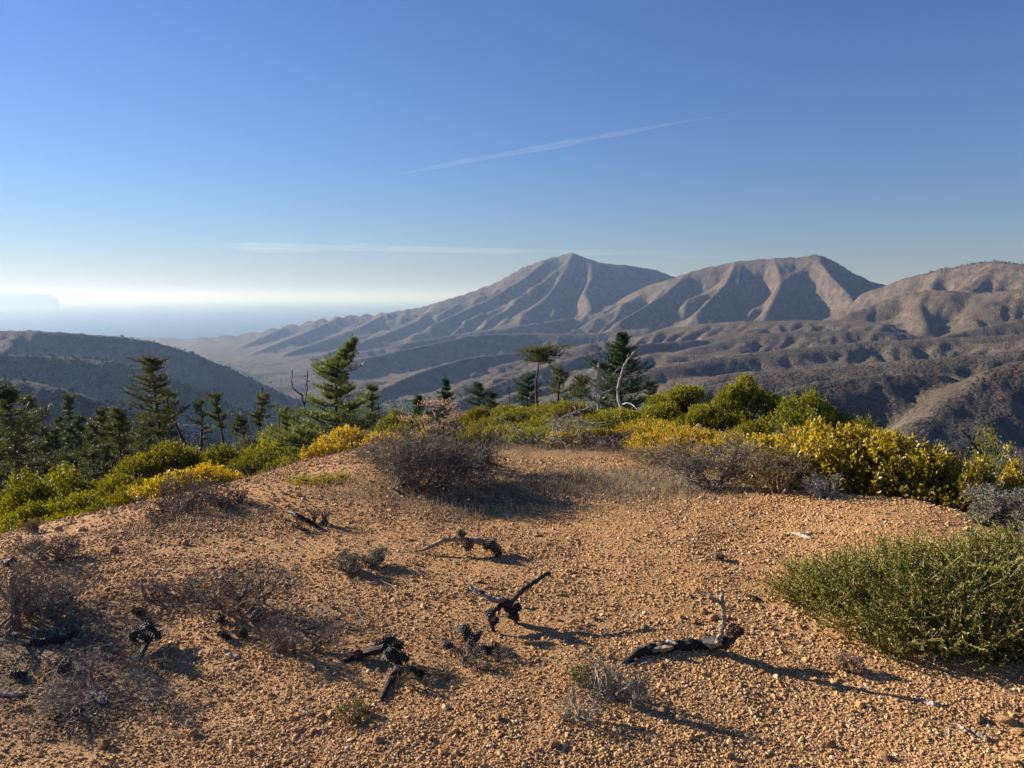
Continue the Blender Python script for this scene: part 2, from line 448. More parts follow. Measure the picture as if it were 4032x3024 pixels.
# ---- materials of the land
def mat_hills():
    m, nt, b, out = new_mat('chaparral_hills')
    tc = N(nt, 'ShaderNodeTexCoord'); P = tc.outputs['Object']
    geo = N(nt, 'ShaderNodeNewGeometry')
    sep = N(nt, 'ShaderNodeSeparateXYZ'); nt.links.new(geo.outputs['Normal'], sep.inputs[0])
    spos = N(nt, 'ShaderNodeSeparateXYZ'); nt.links.new(P, spos.inputs[0])
    big = noise(nt, P, 0.006, 4, 0.6)
    mid = noise(nt, P, 0.035, 4, 0.6)
    fine = noise(nt, P, 0.22, 3, 0.65)
    c = ramp(nt, big, [(0.30, (0.060, 0.047, 0.038)), (0.50, (0.088, 0.070, 0.055)), (0.70, (0.120, 0.097, 0.075))])
    grass = smooth(nt, mid, 0.50, 0.62)
    c = mixc(nt, math_n(nt, 'MULTIPLY', grass, 0.5), c, (0.175, 0.140, 0.100))
    sh = smooth(nt, math_n(nt, 'ADD', math_n(nt, 'MULTIPLY', fine, 0.6), math_n(nt, 'MULTIPLY', noise(nt, P, 0.012, 4, 0.65), 0.4)), 0.49, 0.56)
    c = mixc(nt, math_n(nt, 'MULTIPLY', sh, 0.62), c, (0.060, 0.055, 0.036))
    vor = N(nt, 'ShaderNodeTexVoronoi'); vor.inputs['Scale'].default_value = 0.16; vor.inputs['Randomness'].default_value = 1
    nt.links.new(P, vor.inputs['Vector'])
    bush = smooth(nt, vor.outputs['Distance'], 0.42, 0.26)
    bm = math_n(nt, 'MULTIPLY', bush, smooth(nt, mid, 0.56, 0.42))
    c = mixc(nt, math_n(nt, 'MULTIPLY', bm, 0.65), c, (0.034, 0.036, 0.022))
    # bare broken rock where it is steep
    steep = smooth(nt, sep.outputs['Z'], 0.86, 0.74)
    rk = math_n(nt, 'MULTIPLY', steep, smooth(nt, noise(nt, P, 0.03, 6, 0.75), 0.46, 0.58))
    c = mixc(nt, math_n(nt, 'MULTIPLY', rk, 0.5), c, (0.185, 0.140, 0.108))
    # pine wood on the hill across the side valley (tint attribute painted from the land's own plan)
    at_ = N(nt, 'ShaderNodeAttribute', attribute_name='tint')
    wood = smooth(nt, at_.outputs['Fac'], 0.3, 0.7)
    wc = ramp(nt, noise(nt, P, 0.09, 4, 0.65), [(0.38, (0.018, 0.028, 0.016)), (0.56, (0.045, 0.058, 0.030)), (0.72, (0.10, 0.095, 0.055))])
    c = mixc(nt, wood, c, wc)
    nt.links.new(c, b.inputs['Base Color'])
    b.inputs['Roughness'].default_value = 0.95
    b.inputs['Specular IOR Level'].default_value = 0.1
    bp = N(nt, 'ShaderNodeBump'); bp.inputs['Strength'].default_value = 1.0; bp.inputs['Distance'].default_value = 2.6
    hsum = math_n(nt, 'ADD', fine, math_n(nt, 'MULTIPLY', bush, 0.7))
    nt.links.new(hsum, bp.inputs['Height']); nt.links.new(bp.outputs[0], b.inputs['Normal'])
    return m
M_HILLS = mat_hills()

def mat_ground():
    m, nt, b, out = new_mat('ochre_gravel_soil')
    tc = N(nt, 'ShaderNodeTexCoord'); P = tc.outputs['Object']
    c = ramp(nt, noise(nt, P, 0.9, 4, 0.6), [(0.3, (0.30, 0.148, 0.058)), (0.5, (0.38, 0.205, 0.085)), (0.72, (0.45, 0.262, 0.118))])
    c = mixc(nt, smooth(nt, noise(nt, P, 60.0, 4, 0.7), 0.42, 0.66), c, (0.50, 0.305, 0.145))
    c = mixc(nt, math_n(nt, 'MULTIPLY', smooth(nt, noise(nt, P, 34.0, 3, 0.7), 0.56, 0.66), 0.6), c, (0.15, 0.075, 0.038))
    at_ = N(nt, 'ShaderNodeAttribute', attribute_name='tint')
    lit = ramp(nt, noise(nt, P, 6.0, 5, 0.7), [(0.32, (0.085, 0.058, 0.036)), (0.52, (0.16, 0.115, 0.075)), (0.7, (0.27, 0.205, 0.135))])
    c = mixc(nt, smooth(nt, math_n(nt, 'ADD', at_.outputs['Fac'], math_n(nt, 'MULTIPLY', noise(nt, P, 2.5, 4, 0.6), 0.5)), 0.55, 0.95), c, lit)
    nt.links.new(c, b.inputs['Base Color'])
    b.inputs['Roughness'].default_value = 0.95
    b.inputs['Specular IOR Level'].default_value = 0.15
    bp = N(nt, 'ShaderNodeBump'); bp.inputs['Strength'].default_value = 0.9; bp.inputs['Distance'].default_value = 0.03
    nt.links.new(noise(nt, P, 38.0, 4, 0.7), bp.inputs['Height']); nt.links.new(bp.outputs[0], b.inputs['Normal'])
    return m
M_GROUND = mat_ground()

# where dry litter and dead grass cover the gravel (plan view, metres)
def litter(x, y):
    r = np.hypot(x, y); a = np.degrees(np.arctan2(x, y))
    v = np.clip((r - 8.0) / 4.0, 0, 1) * 0.9
    def blob(cx, cy, sx, sy, k): return k * np.exp(-(((x - cx) / sx) ** 2 + ((y - cy) / sy) ** 2))
    for (px, py, rad, k) in [(2500, 1850, 1.3, 1.0), (2150, 1870, 0.9, 0.9), (1800, 1900, 1.0, 0.9), (1400, 1930, 0.6, 0.55), (2700, 1900, 0.6, 0.8), (250, 2500, 0.55, 0.9), (100, 2640, 0.5, 0.8), (400, 2720, 0.45, 0.8),
                          (900, 2330, 0.5, 0.7), (1200, 2450, 0.5, 0.6), (700, 2050, 0.7, 0.5), (150, 2380, 0.4, 0.7), (1830, 2560, 0.35, 0.5)]:
        p = at(px, py, 1.0); d = p - np.array((0, 0, EYE)); t = -EYE / d[2]
        v = np.maximum(v, blob(d[0] * t, d[1] * t, rad, rad, k))
    return np.clip(v, 0, 1)

Vt, q = sheet(0, RS)
me = make_mesh('ground', Vt, quads=q, mats=M_GROUND, smooth=True, cols=litter(Vt[:, 0], Vt[:, 1]))
ground = tag(add('ground', me), 'stony ochre hilltop sloping away under the shrubs', kind='structure')
Vt, q = sheet(RS, len(rr) - 1)
# the wooded flank on the left, in plan
dW, _, _ = seg_field(np.array([at(-500, 1390, 1750), at(250, 1450, 1650), at(700, 1500, 1600), at(1100, 1590, 1600)]), Vt[:, 0], Vt[:, 1])
wood = np.clip(1.4 - dW / 420.0, 0, 1)
dW2, _, _ = seg_field(np.array([(-500, 120, 0), (-260, 420, 0), (-200, 800, 0), (-420, 1200, 0)]), Vt[:, 0], Vt[:, 1])
wood = np.maximum(wood, np.clip(1.5 - dW2 / 300.0, 0, 1))
dW3, _, _ = seg_field(THAL, Vt[:, 0], Vt[:, 1])
wood = np.maximum(wood, 0.55 * np.clip(1.3 - dW3 / 60.0, 0, 1))
wood = np.clip(wood + 0.35 * fbm(Vt[:, 0] / 120, Vt[:, 1] / 120, 4), 0, 1)
me = make_mesh('hills', Vt, quads=q, mats=M_HILLS, smooth=True, cols=wood)
hills = tag(add('hills', me), 'dry brown mountain ridges and valleys running down to the sea', kind='structure')

# ---- the sea
m, nt, b, o_ = new_mat('sea_water')
b.inputs['Base Color'].default_value = (0.03, 0.07, 0.11, 1); b.inputs['Roughness'].default_value = 0.30; b.inputs['IOR'].default_value = 1.33
P = N(nt, 'ShaderNodeTexCoord').outputs['Object']
bp = N(nt, 'ShaderNodeBump'); bp.inputs['Strength'].default_value = 0.35; bp.inputs['Distance'].default_value = 2.5
nt.links.new(noise(nt, P, 0.012, 4, 0.6), bp.inputs['Height']); nt.links.new(bp.outputs[0], b.inputs['Normal'])
na = 96; rad = [3000, 6000, 12000, 25000, 60000, 155000]
Vs = np.array([(R_ * math.sin(2 * math.pi * k / na), R_ * math.cos(2 * math.pi * k / na), SEA) for R_ in rad for k in range(na)])
qs = [(i * na + k, i * na + (k + 1) % na, (i + 1) * na + (k + 1) % na, (i + 1) * na + k) for i in range(len(rad) - 1) for k in range(na)]
qs = np.array(qs)[:, ::-1]
sea = tag(add('sea', make_mesh('sea', Vs, quads=qs, mats=m)), 'pale sea fading into haze at the horizon', kind='structure')

# ---- hazy air
def volume_mat(name, colr, dens, ani, absorb=(1, 1, 1)):
    m = bpy.data.materials.new(name); m.use_nodes = True
    nt = m.node_tree
    for nn in list(nt.nodes): nt.nodes.remove(nn)
    o = nt.nodes.new('ShaderNodeOutputMaterial'); v = nt.nodes.new('ShaderNodeVolumePrincipled')
    v.inputs['Color'].default_value = (*colr, 1); v.inputs['Density'].default_value = dens; v.inputs['Anisotropy'].default_value = ani
    v.inputs['Absorption Color'].default_value = (*absorb, 1)
    nt.links.new(v.outputs[0], o.inputs['Volume'])
    return m
M_HAZE = volume_mat('haze_air', (0.27, 0.42, 0.72), 7.2e-5, 0.30, (0.55, 0.42, 0.0))
zb = min(float(TZ.min()), SEA) - 1.0; zt = float(TZ.max()) + 12.0; hs = 158000.0
Vh = [(sx * hs, sy * hs, z) for z in (zb, zt) for sx, sy in ((-1, -1), (1, -1), (1, 1), (-1, 1))]
Fh = [(0, 3, 2, 1), (4, 5, 6, 7), (0, 1, 5, 4), (1, 2, 6, 5), (2, 3, 7, 6), (3, 0, 4, 7)]
haze = tag(add('haze', make_mesh('haze', Vh, quads=Fh, mats=M_HAZE)), 'pale haze lying over the valleys and the sea', kind='stuff')

# ================================================================== PLANT MATERIALS
def leaf_mat(name, stops, trans=0.35, rough=0.5, spec=0.35):
    m = bpy.data.materials.new(name); m.use_nodes = True
    nt = m.node_tree
    for nn in list(nt.nodes): nt.nodes.remove(nn)
    out = nt.nodes.new('ShaderNodeOutputMaterial')
    b = nt.nodes.new('ShaderNodeBsdfPrincipled'); t = nt.nodes.new('ShaderNodeBsdfTranslucent'); mx = nt.nodes.new('ShaderNodeMixShader')
    a = N(nt, 'ShaderNodeAttribute', attribute_name='tint')
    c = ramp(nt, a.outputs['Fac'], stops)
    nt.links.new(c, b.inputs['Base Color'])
    hs = N(nt, 'ShaderNodeHueSaturation'); hs.inputs['Saturation'].default_value = 1.15; hs.inputs['Value'].default_value = 1.25
    nt.links.new(c, hs.inputs['Color']); nt.links.new(hs.outputs[0], t.inputs['Color'])
    b.inputs['Roughness'].default_value = rough; b.inputs['Specular IOR Level'].default_value = spec
    mx.inputs[0].default_value = trans
    nt.links.new(b.outputs[0], mx.inputs[1]); nt.links.new(t.outputs[0], mx.inputs[2]); nt.links.new(mx.outputs[0], out.inputs['Surface'])
    return m
def wood_mat(name, stops, scale=30.0, stretch=(1, 1, 0.15), rough=0.85, bump=0.5, dist=0.006):
    m, nt, b, out = new_mat(name)
    P = N(nt, 'ShaderNodeTexCoord').outputs['Object']
    mp = N(nt, 'ShaderNodeMapping'); mp.inputs['Scale'].default_value = stretch
    nt.links.new(P, mp.inputs['Vector'])
    f = noise(nt, mp.outputs[0], scale, 5, 0.7)
    nt.links.new(ramp(nt, f, stops), b.inputs['Base Color'])
    b.inputs['Roughness'].default_value = rough; b.inputs['Specular IOR Level'].default_value = 0.25
    bp = N(nt, 'ShaderNodeBump'); bp.inputs['Strength'].default_value = bump; bp.inputs['Distance'].default_value = dist
    nt.links.new(f, bp.inputs['Height']); nt.links.new(bp.outputs[0], b.inputs['Normal'])
    return m
M = {}
M['needle'] = leaf_mat('pine_needles', [(0.0, (0.045, 0.068, 0.016)), (0.5, (0.095, 0.125, 0.030)), (1.0, (0.18, 0.20, 0.052))], 0.35, 0.5)
M['needle_dark'] = leaf_mat('dark_pine_needles', [(0.0, (0.030, 0.040, 0.014)), (0.5, (0.060, 0.074, 0.022)), (1.0, (0.12, 0.125, 0.036))], 0.28, 0.55)
M['needle_blue'] = leaf_mat('fir_green_needles', [(0.0, (0.018, 0.042, 0.020)), (0.5, (0.034, 0.072, 0.030)), (1.0, (0.070, 0.110, 0.042))], 0.25, 0.5)
M['yellow'] = leaf_mat('yellow_leaves', [(0.0, (0.085, 0.080, 0.016)), (0.45, (0.245, 0.198, 0.030)), (0.8, (0.47, 0.355, 0.058)), (1.0, (0.56, 0.38, 0.09))], 0.42, 0.4, 0.5)
M['orange'] = leaf_mat('orange_yellow_leaves', [(0.0, (0.13, 0.100, 0.016)), (0.5, (0.35, 0.245, 0.028)), (1.0, (0.58, 0.40, 0.06))], 0.40, 0.45, 0.4)
M['olive'] = leaf_mat('olive_leaves', [(0.0, (0.075, 0.078, 0.014)), (0.5, (0.165, 0.155, 0.022)), (1.0, (0.32, 0.27, 0.04))], 0.35, 0.55, 0.2)
M['green'] = leaf_mat('green_leaves', [(0.0, (0.075, 0.082, 0.012)), (0.5, (0.18, 0.178, 0.022)), (1.0, (0.34, 0.31, 0.04))], 0.40, 0.5, 0.25)
M['greygreen'] = leaf_mat('grey_green_leaves', [(0.0, (0.070, 0.075, 0.045)), (0.5, (0.13, 0.13, 0.085)), (1.0, (0.21, 0.205, 0.14))], 0.25, 0.6, 0.2)
M['brownleaf'] = leaf_mat('brown_dry_leaves', [(0.0, (0.075, 0.052, 0.018)), (0.5, (0.14, 0.098, 0.03)), (1.0, (0.25, 0.165, 0.05))], 0.3, 0.6, 0.2)
M['twig_grey'] = leaf_mat('grey_dry_twigs', [(0.0, (0.10, 0.082, 0.066)), (0.5, (0.21, 0.178, 0.145)), (1.0, (0.38, 0.335, 0.28))], 0.0, 0.85, 0.15)
M['twig_brown'] = leaf_mat('brown_dry_twigs', [(0.0, (0.085, 0.064, 0.050)), (0.5, (0.185, 0.145, 0.112)), (1.0, (0.33, 0.27, 0.215))], 0.0, 0.85, 0.15)
M['twig_pale'] = leaf_mat('pale_lichen_twigs', [(0.0, (0.14, 0.13, 0.105)), (0.5, (0.25, 0.24, 0.20)), (1.0, (0.40, 0.385, 0.33))], 0.0, 0.85, 0.15)
M['coyote'] = leaf_mat('resinous_green_leaves', [(0.0, (0.062, 0.068, 0.012)), (0.5, (0.165, 0.165, 0.034)), (1.0, (0.44, 0.39, 0.14))], 0.30, 0.5, 0.3)
M['straw'] = leaf_mat('dry_grass', [(0.0, (0.16, 0.115, 0.070)), (0.5, (0.28, 0.215, 0.135)), (1.0, (0.48, 0.40, 0.27))], 0.3, 0.8, 0.1)
M['flowerhead'] = leaf_mat('dried_flower_heads', [(0.0, (0.20, 0.11, 0.07)), (0.5, (0.40, 0.27, 0.19)), (1.0, (0.60, 0.47, 0.36))], 0.3, 0.8, 0.1)
M['farwood'] = leaf_mat('distant_foliage', [(0.0, (0.018, 0.026, 0.012)), (0.5, (0.036, 0.046, 0.018)), (1.0, (0.070, 0.075, 0.030))], 0.0, 1.0, 0.0)
M['bark'] = wood_mat('pine_bark', [(0.3, (0.025, 0.019, 0.015)), (0.55, (0.060, 0.046, 0.036)), (0.75, (0.115, 0.092, 0.072))], 9.0)
M['redbark'] = wood_mat('dark_shrub_bark', [(0.3, (0.022, 0.015, 0.012)), (0.55, (0.060, 0.040, 0.030)), (0.75, (0.13, 0.095, 0.075))], 22.0)
M['bleached'] = wood_mat('bleached_wood', [(0.3, (0.16, 0.13, 0.11)), (0.5, (0.36, 0.31, 0.265)), (0.72, (0.56, 0.51, 0.45))], 9.0)
M['driftwood'] = wood_mat('weathered_wood', [(0.3, (0.085, 0.062, 0.045)), (0.5, (0.21, 0.165, 0.12)), (0.72, (0.40, 0.335, 0.25))], 26.0, (1, 1, 1))
M['lichen'] = wood_mat('lichened_wood', [(0.35, (0.05, 0.042, 0.034)), (0.5, (0.20, 0.175, 0.12)), (0.66, (0.42, 0.385, 0.27))], 60.0, (1, 1, 1))
M['charred'] = wood_mat('charred_wood', [(0.3, (0.008, 0.007, 0.007)), (0.55, (0.024, 0.021, 0.020)), (0.78, (0.085, 0.075, 0.068))], 60.0, (1, 1, 1), 0.65, 0.9, 0.006)
M['cone_brown'] = leaf_mat('pine_cone_scales', [(0.0, (0.030, 0.020, 0.014)), (0.5, (0.11, 0.078, 0.050)), (1.0, (0.30, 0.23, 0.16))], 0.0, 0.8, 0.2)
M['cone_char'] = leaf_mat('charred_cone_scales', [(0.0, (0.010, 0.009, 0.009)), (0.5, (0.045, 0.040, 0.038)), (1.0, (0.125, 0.115, 0.11))], 0.0, 0.6, 0.35)

# ================================================================== GEOMETRY BUILDERS
class Geo:
    """collects vertices, triangles, quads, material slots and a tint per vertex"""
    def __init__(s): s.V = []; s.T = []; s.Q = []; s.C = []; s.n = 0
    def put(s, V, T=None, Q=None, C=0.5):
        V = np.asarray(V, dtype=np.float64).reshape(-1, 3)
        s.V.append(V)
        s.C.append(np.broadcast_to(np.asarray(C, dtype=np.float64), (len(V),)).copy())
        if T is not None and len(T): s.T.append(np.asarray(T) + s.n)
        if Q is not None and len(Q): s.Q.append(np.asarray(Q) + s.n)
        s.n += len(V)
    def mesh(s, name, mat, smooth=False):
        V = np.concatenate(s.V)
        return make_mesh(name, V, quads=np.concatenate(s.Q) if s.Q else None, tris=np.concatenate(s.T) if s.T else None,
                         mats=mat, smooth=smooth, cols=np.clip(np.concatenate(s.C), 0, 1))

def unit(v):
    v = np.asarray(v, dtype=np.float64)
    return v / np.maximum(np.linalg.norm(v, axis=-1, keepdims=True), 1e-9)
def perp(d):
    d = np.asarray(d, dtype=np.float64)
    a = np.where(np.abs(d[..., 2:3]) < 0.85, np.array([0, 0, 1.0]), np.array([1.0, 0, 0]))
    u = unit(np.cross(d, a)); return u, np.cross(d, u)

def tube(g, pts, rad, sides=6, tint=0.5, rough=0.0, rg=None, cap=True):
    pts = np.asarray(pts, dtype=np.float64); k = len(pts)
    rad = np.broadcast_to(np.asarray(rad, dtype=np.float64), (k,))
    d = np.gradient(pts, axis=0); d = unit(d)
    u, w = perp(d)
    for i in range(1, k):                      # keep the frame from twisting
        uu = u[i - 1] - d[i] * (u[i - 1] @ d[i]); u[i] = uu / max(np.linalg.norm(uu), 1e-9); w[i] = np.cross(d[i], u[i])
    th = np.arange(sides) * 2 * math.pi / sides
    R = rad[:, None] * np.ones(sides)[None]
    if rough and rg is not None: R = R * (1 + rough * rg.normal(size=R.shape))
    V = pts[:, None] + R[..., None] * (np.cos(th)[None, :, None] * u[:, None] + np.sin(th)[None, :, None] * w[:, None])
    i = np.arange(k - 1)[:, None] * sides; j = np.arange(sides)[None]; j2 = (j + 1) % sides
    Q = np.stack([i + j, i + j2, i + sides + j2, i + sides + j], -1).reshape(-1, 4)
    V = V.reshape(-1, 3); T = None
    if cap:
        V = np.concatenate([V, pts[:1], pts[-1:]]); a = k * sides
        T = [(a, (q + 1) % sides, q) for q in range(sides)] + [(a + 1, (k - 1) * sides + q, (k - 1) * sides + (q + 1) % sides) for q in range(sides)]
    g.put(V, T, Q, tint)

def sticks(g, P0, P1, R0, R1, C, sides=3):
    """many thin straight twigs at once"""
    P0 = np.asarray(P0); P1 = np.asarray(P1); m = len(P0)
    d = unit(P1 - P0); u, w = perp(d)
    th = np.arange(sides) * 2 * math.pi / sides
    ring = np.cos(th)[None, :, None] * u[:, None] + np.sin(th)[None, :, None] * w[:, None]
    V = np.concatenate([P0[:, None] + np.asarray(R0)[:, None, None] * ring, P1[:, None] + np.asarray(R1)[:, None, None] * ring], 1)
    b = np.arange(m)[:, None] * (2 * sides); j = np.arange(sides)[None]; j2 = (j + 1) % sides
    Q = np.stack([b + j, b + j2, b + sides + j2, b + sides + j], -1).reshape(-1, 4)
    g.put(V.reshape(-1, 3), None, Q, np.repeat(np.broadcast_to(C, (m,)), 2 * sides))

def leaves(g, P, D, Nn, L, W, C, fold=0.18):
    """flat pointed leaves: base, two shoulders, tip, creased along the midrib"""
    m = len(P); D = unit(D); S = unit(np.cross(D, Nn)); Nn = np.cross(S, D)
    L = np.broadcast_to(L, (m,))[:, None]; W = np.broadcast_to(W, (m,))[:, None]
    V = np.stack([P, P + 0.45 * L * D + 0.5 * W * S + fold * W * Nn, P + L * D, P + 0.45 * L * D - 0.5 * W * S + fold * W * Nn], 1)
    b = np.arange(m) * 4
    T = np.concatenate([np.stack([b, b + 1, b + 2], 1), np.stack([b, b + 2, b + 3], 1)])
    g.put(V.reshape(-1, 3), T, None, np.repeat(np.broadcast_to(C, (m,)), 4))

def oval_leaves(g, P, D, Nn, L, W, C):
    """rounder leaves with six edges"""
    m = len(P); D = unit(D); S = unit(np.cross(D, Nn)); Nn = np.cross(S, D)
    L = np.broadcast_to(L, (m,))[:, None]; W = np.broadcast_to(W, (m,))[:, None]
    V = np.stack([P, P + .3 * L * D + .45 * W * S + .10 * W * Nn, P + .75 * L * D + .42 * W * S + .10 * W * Nn, P + L * D,
                  P + .75 * L * D - .42 * W * S + .10 * W * Nn, P + .3 * L * D - .45 * W * S + .10 * W * Nn], 1)
    b = np.arange(m) * 6
    T = np.concatenate([np.stack([b, b + 1, b + 2], 1), np.stack([b, b + 2, b + 3], 1), np.stack([b, b + 3, b + 4], 1), np.stack([b, b + 4, b + 5], 1)])
    g.put(V.reshape(-1, 3), T, None, np.repeat(np.broadcast_to(C, (m,)), 6))

def needles(g, P, D, L, w, C, rg):
    m = len(P); D = unit(D); r = rg.normal(size=(m, 3)); S = unit(np.cross(D, r))
    L = np.broadcast_to(L, (m,))[:, None]
    V = np.stack([P - 0.5 * w * S, P + 0.5 * w * S, P + L * D], 1)
    T = np.arange(m * 3).reshape(-1, 3)
    g.put(V.reshape(-1, 3), T, None, np.repeat(C, 3))

def hit(px, py, r0=1.2, r1=90.0):
    """where the sight line of a photograph pixel meets the near ground"""
    rs = np.geomspace(r0, r1, 700)
    x, y, z = ray(px, py); k = 1 / math.hypot(x, y)
    X = x * k * rs; Y = y * k * rs; Z = EYE + z * k * rs
    G = ground_h(X, Y)
    i = np.argmax(Z <= G)
    if Z[i] > G[i]: i = len(rs) - 1
    return np.array([X[i], Y[i], G[i]]), rs[i]

def spot(px, r):
    x, y, _ = ray(px, 1512); k = r / math.hypot(x, y)
    return np.array([x * k, y * k, gz(x * k, y * k)])

TRIS = [0]
# ------------------------------------------------------------------ pines
def pine(g_wood, g_leaf, rg, H, prof, path=((0, 0, 0), (1, 0, 0)), r0=0.11, whorl=0.34, per=5, nl=0.14, nw=0.014, per_tuft=15, droop=0.12, up=0.35,
         spacing=0.17, dead_below=0.0, gap=0.0, tone=0.5, tipup=0.22, twigk=0.34, jit=0.22):
    """tapered trunk on a bent path, whorled limbs whose reach follows prof = [(height fraction, reach left, reach right)], needle tufts on side twigs"""
    ts = np.linspace(0, 1, 18)
    pp = np.array(path, dtype=float)
    cx = np.interp(ts, pp[:, 0], pp[:, 1]); cy = np.interp(ts, pp[:, 0], pp[:, 2])
    wob = 0.012 * H
    cx += wob * np.sin(ts * 7 + rg.uniform(0, 6)) * ts * 0.5; cy += wob * np.sin(ts * 6 + rg.uniform(0, 6)) * ts
    trunk = np.stack([cx, cy, ts * H], 1)
    tube(g_wood, trunk, r0 * (1 - 0.86 * ts) * (1 + 0.25 * np.exp(-ts * 18)), 7, 0.5, 0.06, rg)
    pr = np.array(prof, dtype=float)
    t0 = pr[0, 0]; z = t0 * H
    allP, allD, allC, allL = [], [], [], []
    az0 = rg.uniform(0, 6)
    while z < H * 0.985:
        t = z / H
        rl = np.interp(t, pr[:, 0], pr[:, 1]); rr_ = np.interp(t, pr[:, 0], pr[:, 2])
        m = max(2, int(round(per * rg.uniform(0.7, 1.3))))
        az0 += 2.4
        for q in range(m):
            if rg.random() < gap: continue
            a = az0 + q * 2 * math.pi / m + rg.normal(0, 0.35)
            reach = (rl + rr_) / 2 + (rr_ - rl) / 2 * math.cos(a)
            reach *= rg.uniform(0.48, 1.26) * (1 + 0.28 * math.sin(a * 2 + t * 23 + az0))
            if reach < 0.06: continue
            zz = min(z + rg.normal(0, jit) * whorl, H * 0.97)
            p0 = np.array([np.interp(zz / H, ts, cx), np.interp(zz / H, ts, cy), zz])
            k = 6; u = np.linspace(0, 1, k)
            dirh = np.array([math.cos(a), math.sin(a), 0.0]); side = np.array([-math.sin(a), math.cos(a), 0.0])
            rise = ((up * t + rg.normal(0, 0.10)) * u - droop * (1 - t) * np.sin(u * 2.6) + tipup * u ** 3) * reach
            bend = rg.normal(0, 0.14) * reach
            pts = p0 + dirh * (u * reach)[:, None] + side * (bend * u ** 2)[:, None] + np.array([0, 0, 1.0]) * rise[:, None]
            tube(g_wood, pts, np.linspace(max(0.010, 0.018 * reach + 0.006), 0.004, k), 4, 0.5, cap=False)
            # twigs and tufts
            ns = max(4, int(reach * 0.80 / (spacing * 0.72)))
            uu = np.linspace(0.30 if t < 0.6 else 0.08, 1.0, ns)
            for ui, s_ in zip(uu, range(ns)):
                b = np.array([np.interp(ui, u, pts[:, c]) for c in range(3)])
                fwd = unit(dirh + np.array([0, 0, 0.35 + 0.5 * ui * up]))
                for sgn in ((1, -1, 0.3) if ui < 0.97 else (0,)):
                    ln = (twigk * (1.0 - ui) + 0.10) * min(reach, 1.6) * rg.uniform(0.6, 1.2) * (1 if abs(sgn) > 0.5 else 0.5)
                    td = unit(fwd * rg.uniform(0.5, 1.0) + side * sgn * rg.uniform(0.5, 1.0) + np.array([0, 0, rg.uniform(0.0, 0.5)]))
                    nt_ = max(1, int(ln / (spacing * 0.9)))
                    for j in range(nt_):
                        allP.append(b + td * ln * (j + 1) / nt_); allD.append(td); allC.append(rg.normal(0, 0.10)); allL.append(1.0)
        z += whorl * rg.uniform(0.75, 1.25) * (1.0 - 0.35 * t)
    for q in range(5):                       # leader
        allP.append(trunk[-1] - np.array([0, 0, 0.06 * q])); allD.append(np.array([0, 0, 1.0])); allC.append(0.1); allL.append(1.0)
    P = np.array(allP); D = np.array(allD); C = np.array(allC)
    m = len(P)
    P = np.repeat(P, per_tuft, 0); D = np.repeat(D, per_tuft, 0); C = np.repeat(C, per_tuft)
    rnd = unit(rg.normal(size=P.shape))
    back = rg.uniform(-0.55, 0.55, size=(len(P), 1)) * nl
    Dn = unit(D * 0.75 + rnd * 0.85 + np.array([0, 0, 0.18]))
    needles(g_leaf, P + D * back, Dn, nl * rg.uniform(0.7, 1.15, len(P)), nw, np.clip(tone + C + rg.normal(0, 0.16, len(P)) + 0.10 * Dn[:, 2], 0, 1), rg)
    TRIS[0] += len(P)

def put_pine(px, py, r, label, seed, prof, needle='needle', base_px=None, group=None, path=None, name='pine_tree', cat='pine tree', bark='bark', **kw):
    """top of the tree at (px, py); stands on the ground r metres out"""
    rg = np.random.default_rng(seed)
    top = at(px, py, r); b = spot(base_px if base_px is not None else px, r)
    H = top[2] - b[2] + 0.05
    dx = top[0] - b[0]; dy = top[1] - b[1]
    ppm = FPX / r
    prof = [(max(0.02, (at(px, p[0], r)[2] - b[2]) / H), p[1] / ppm, p[2] / ppm) for p in prof][::-1]   # given as (photo y, px left, px right)
    if path is None: path = ((0, 0, 0), (1, dx, dy))
    else: path = [((at(px, y_, r)[2] - b[2]) / H, (x_ - (base_px or px)) / ppm, 0.0) for x_, y_ in path][::-1]
    if path[0][0] > 0: path = [(0, path[0][1], 0.0)] + list(path)
    gw, gl = Geo(), Geo()
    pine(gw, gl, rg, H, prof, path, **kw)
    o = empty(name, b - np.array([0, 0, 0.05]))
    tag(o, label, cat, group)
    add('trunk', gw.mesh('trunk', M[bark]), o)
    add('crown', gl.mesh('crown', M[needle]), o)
    return o

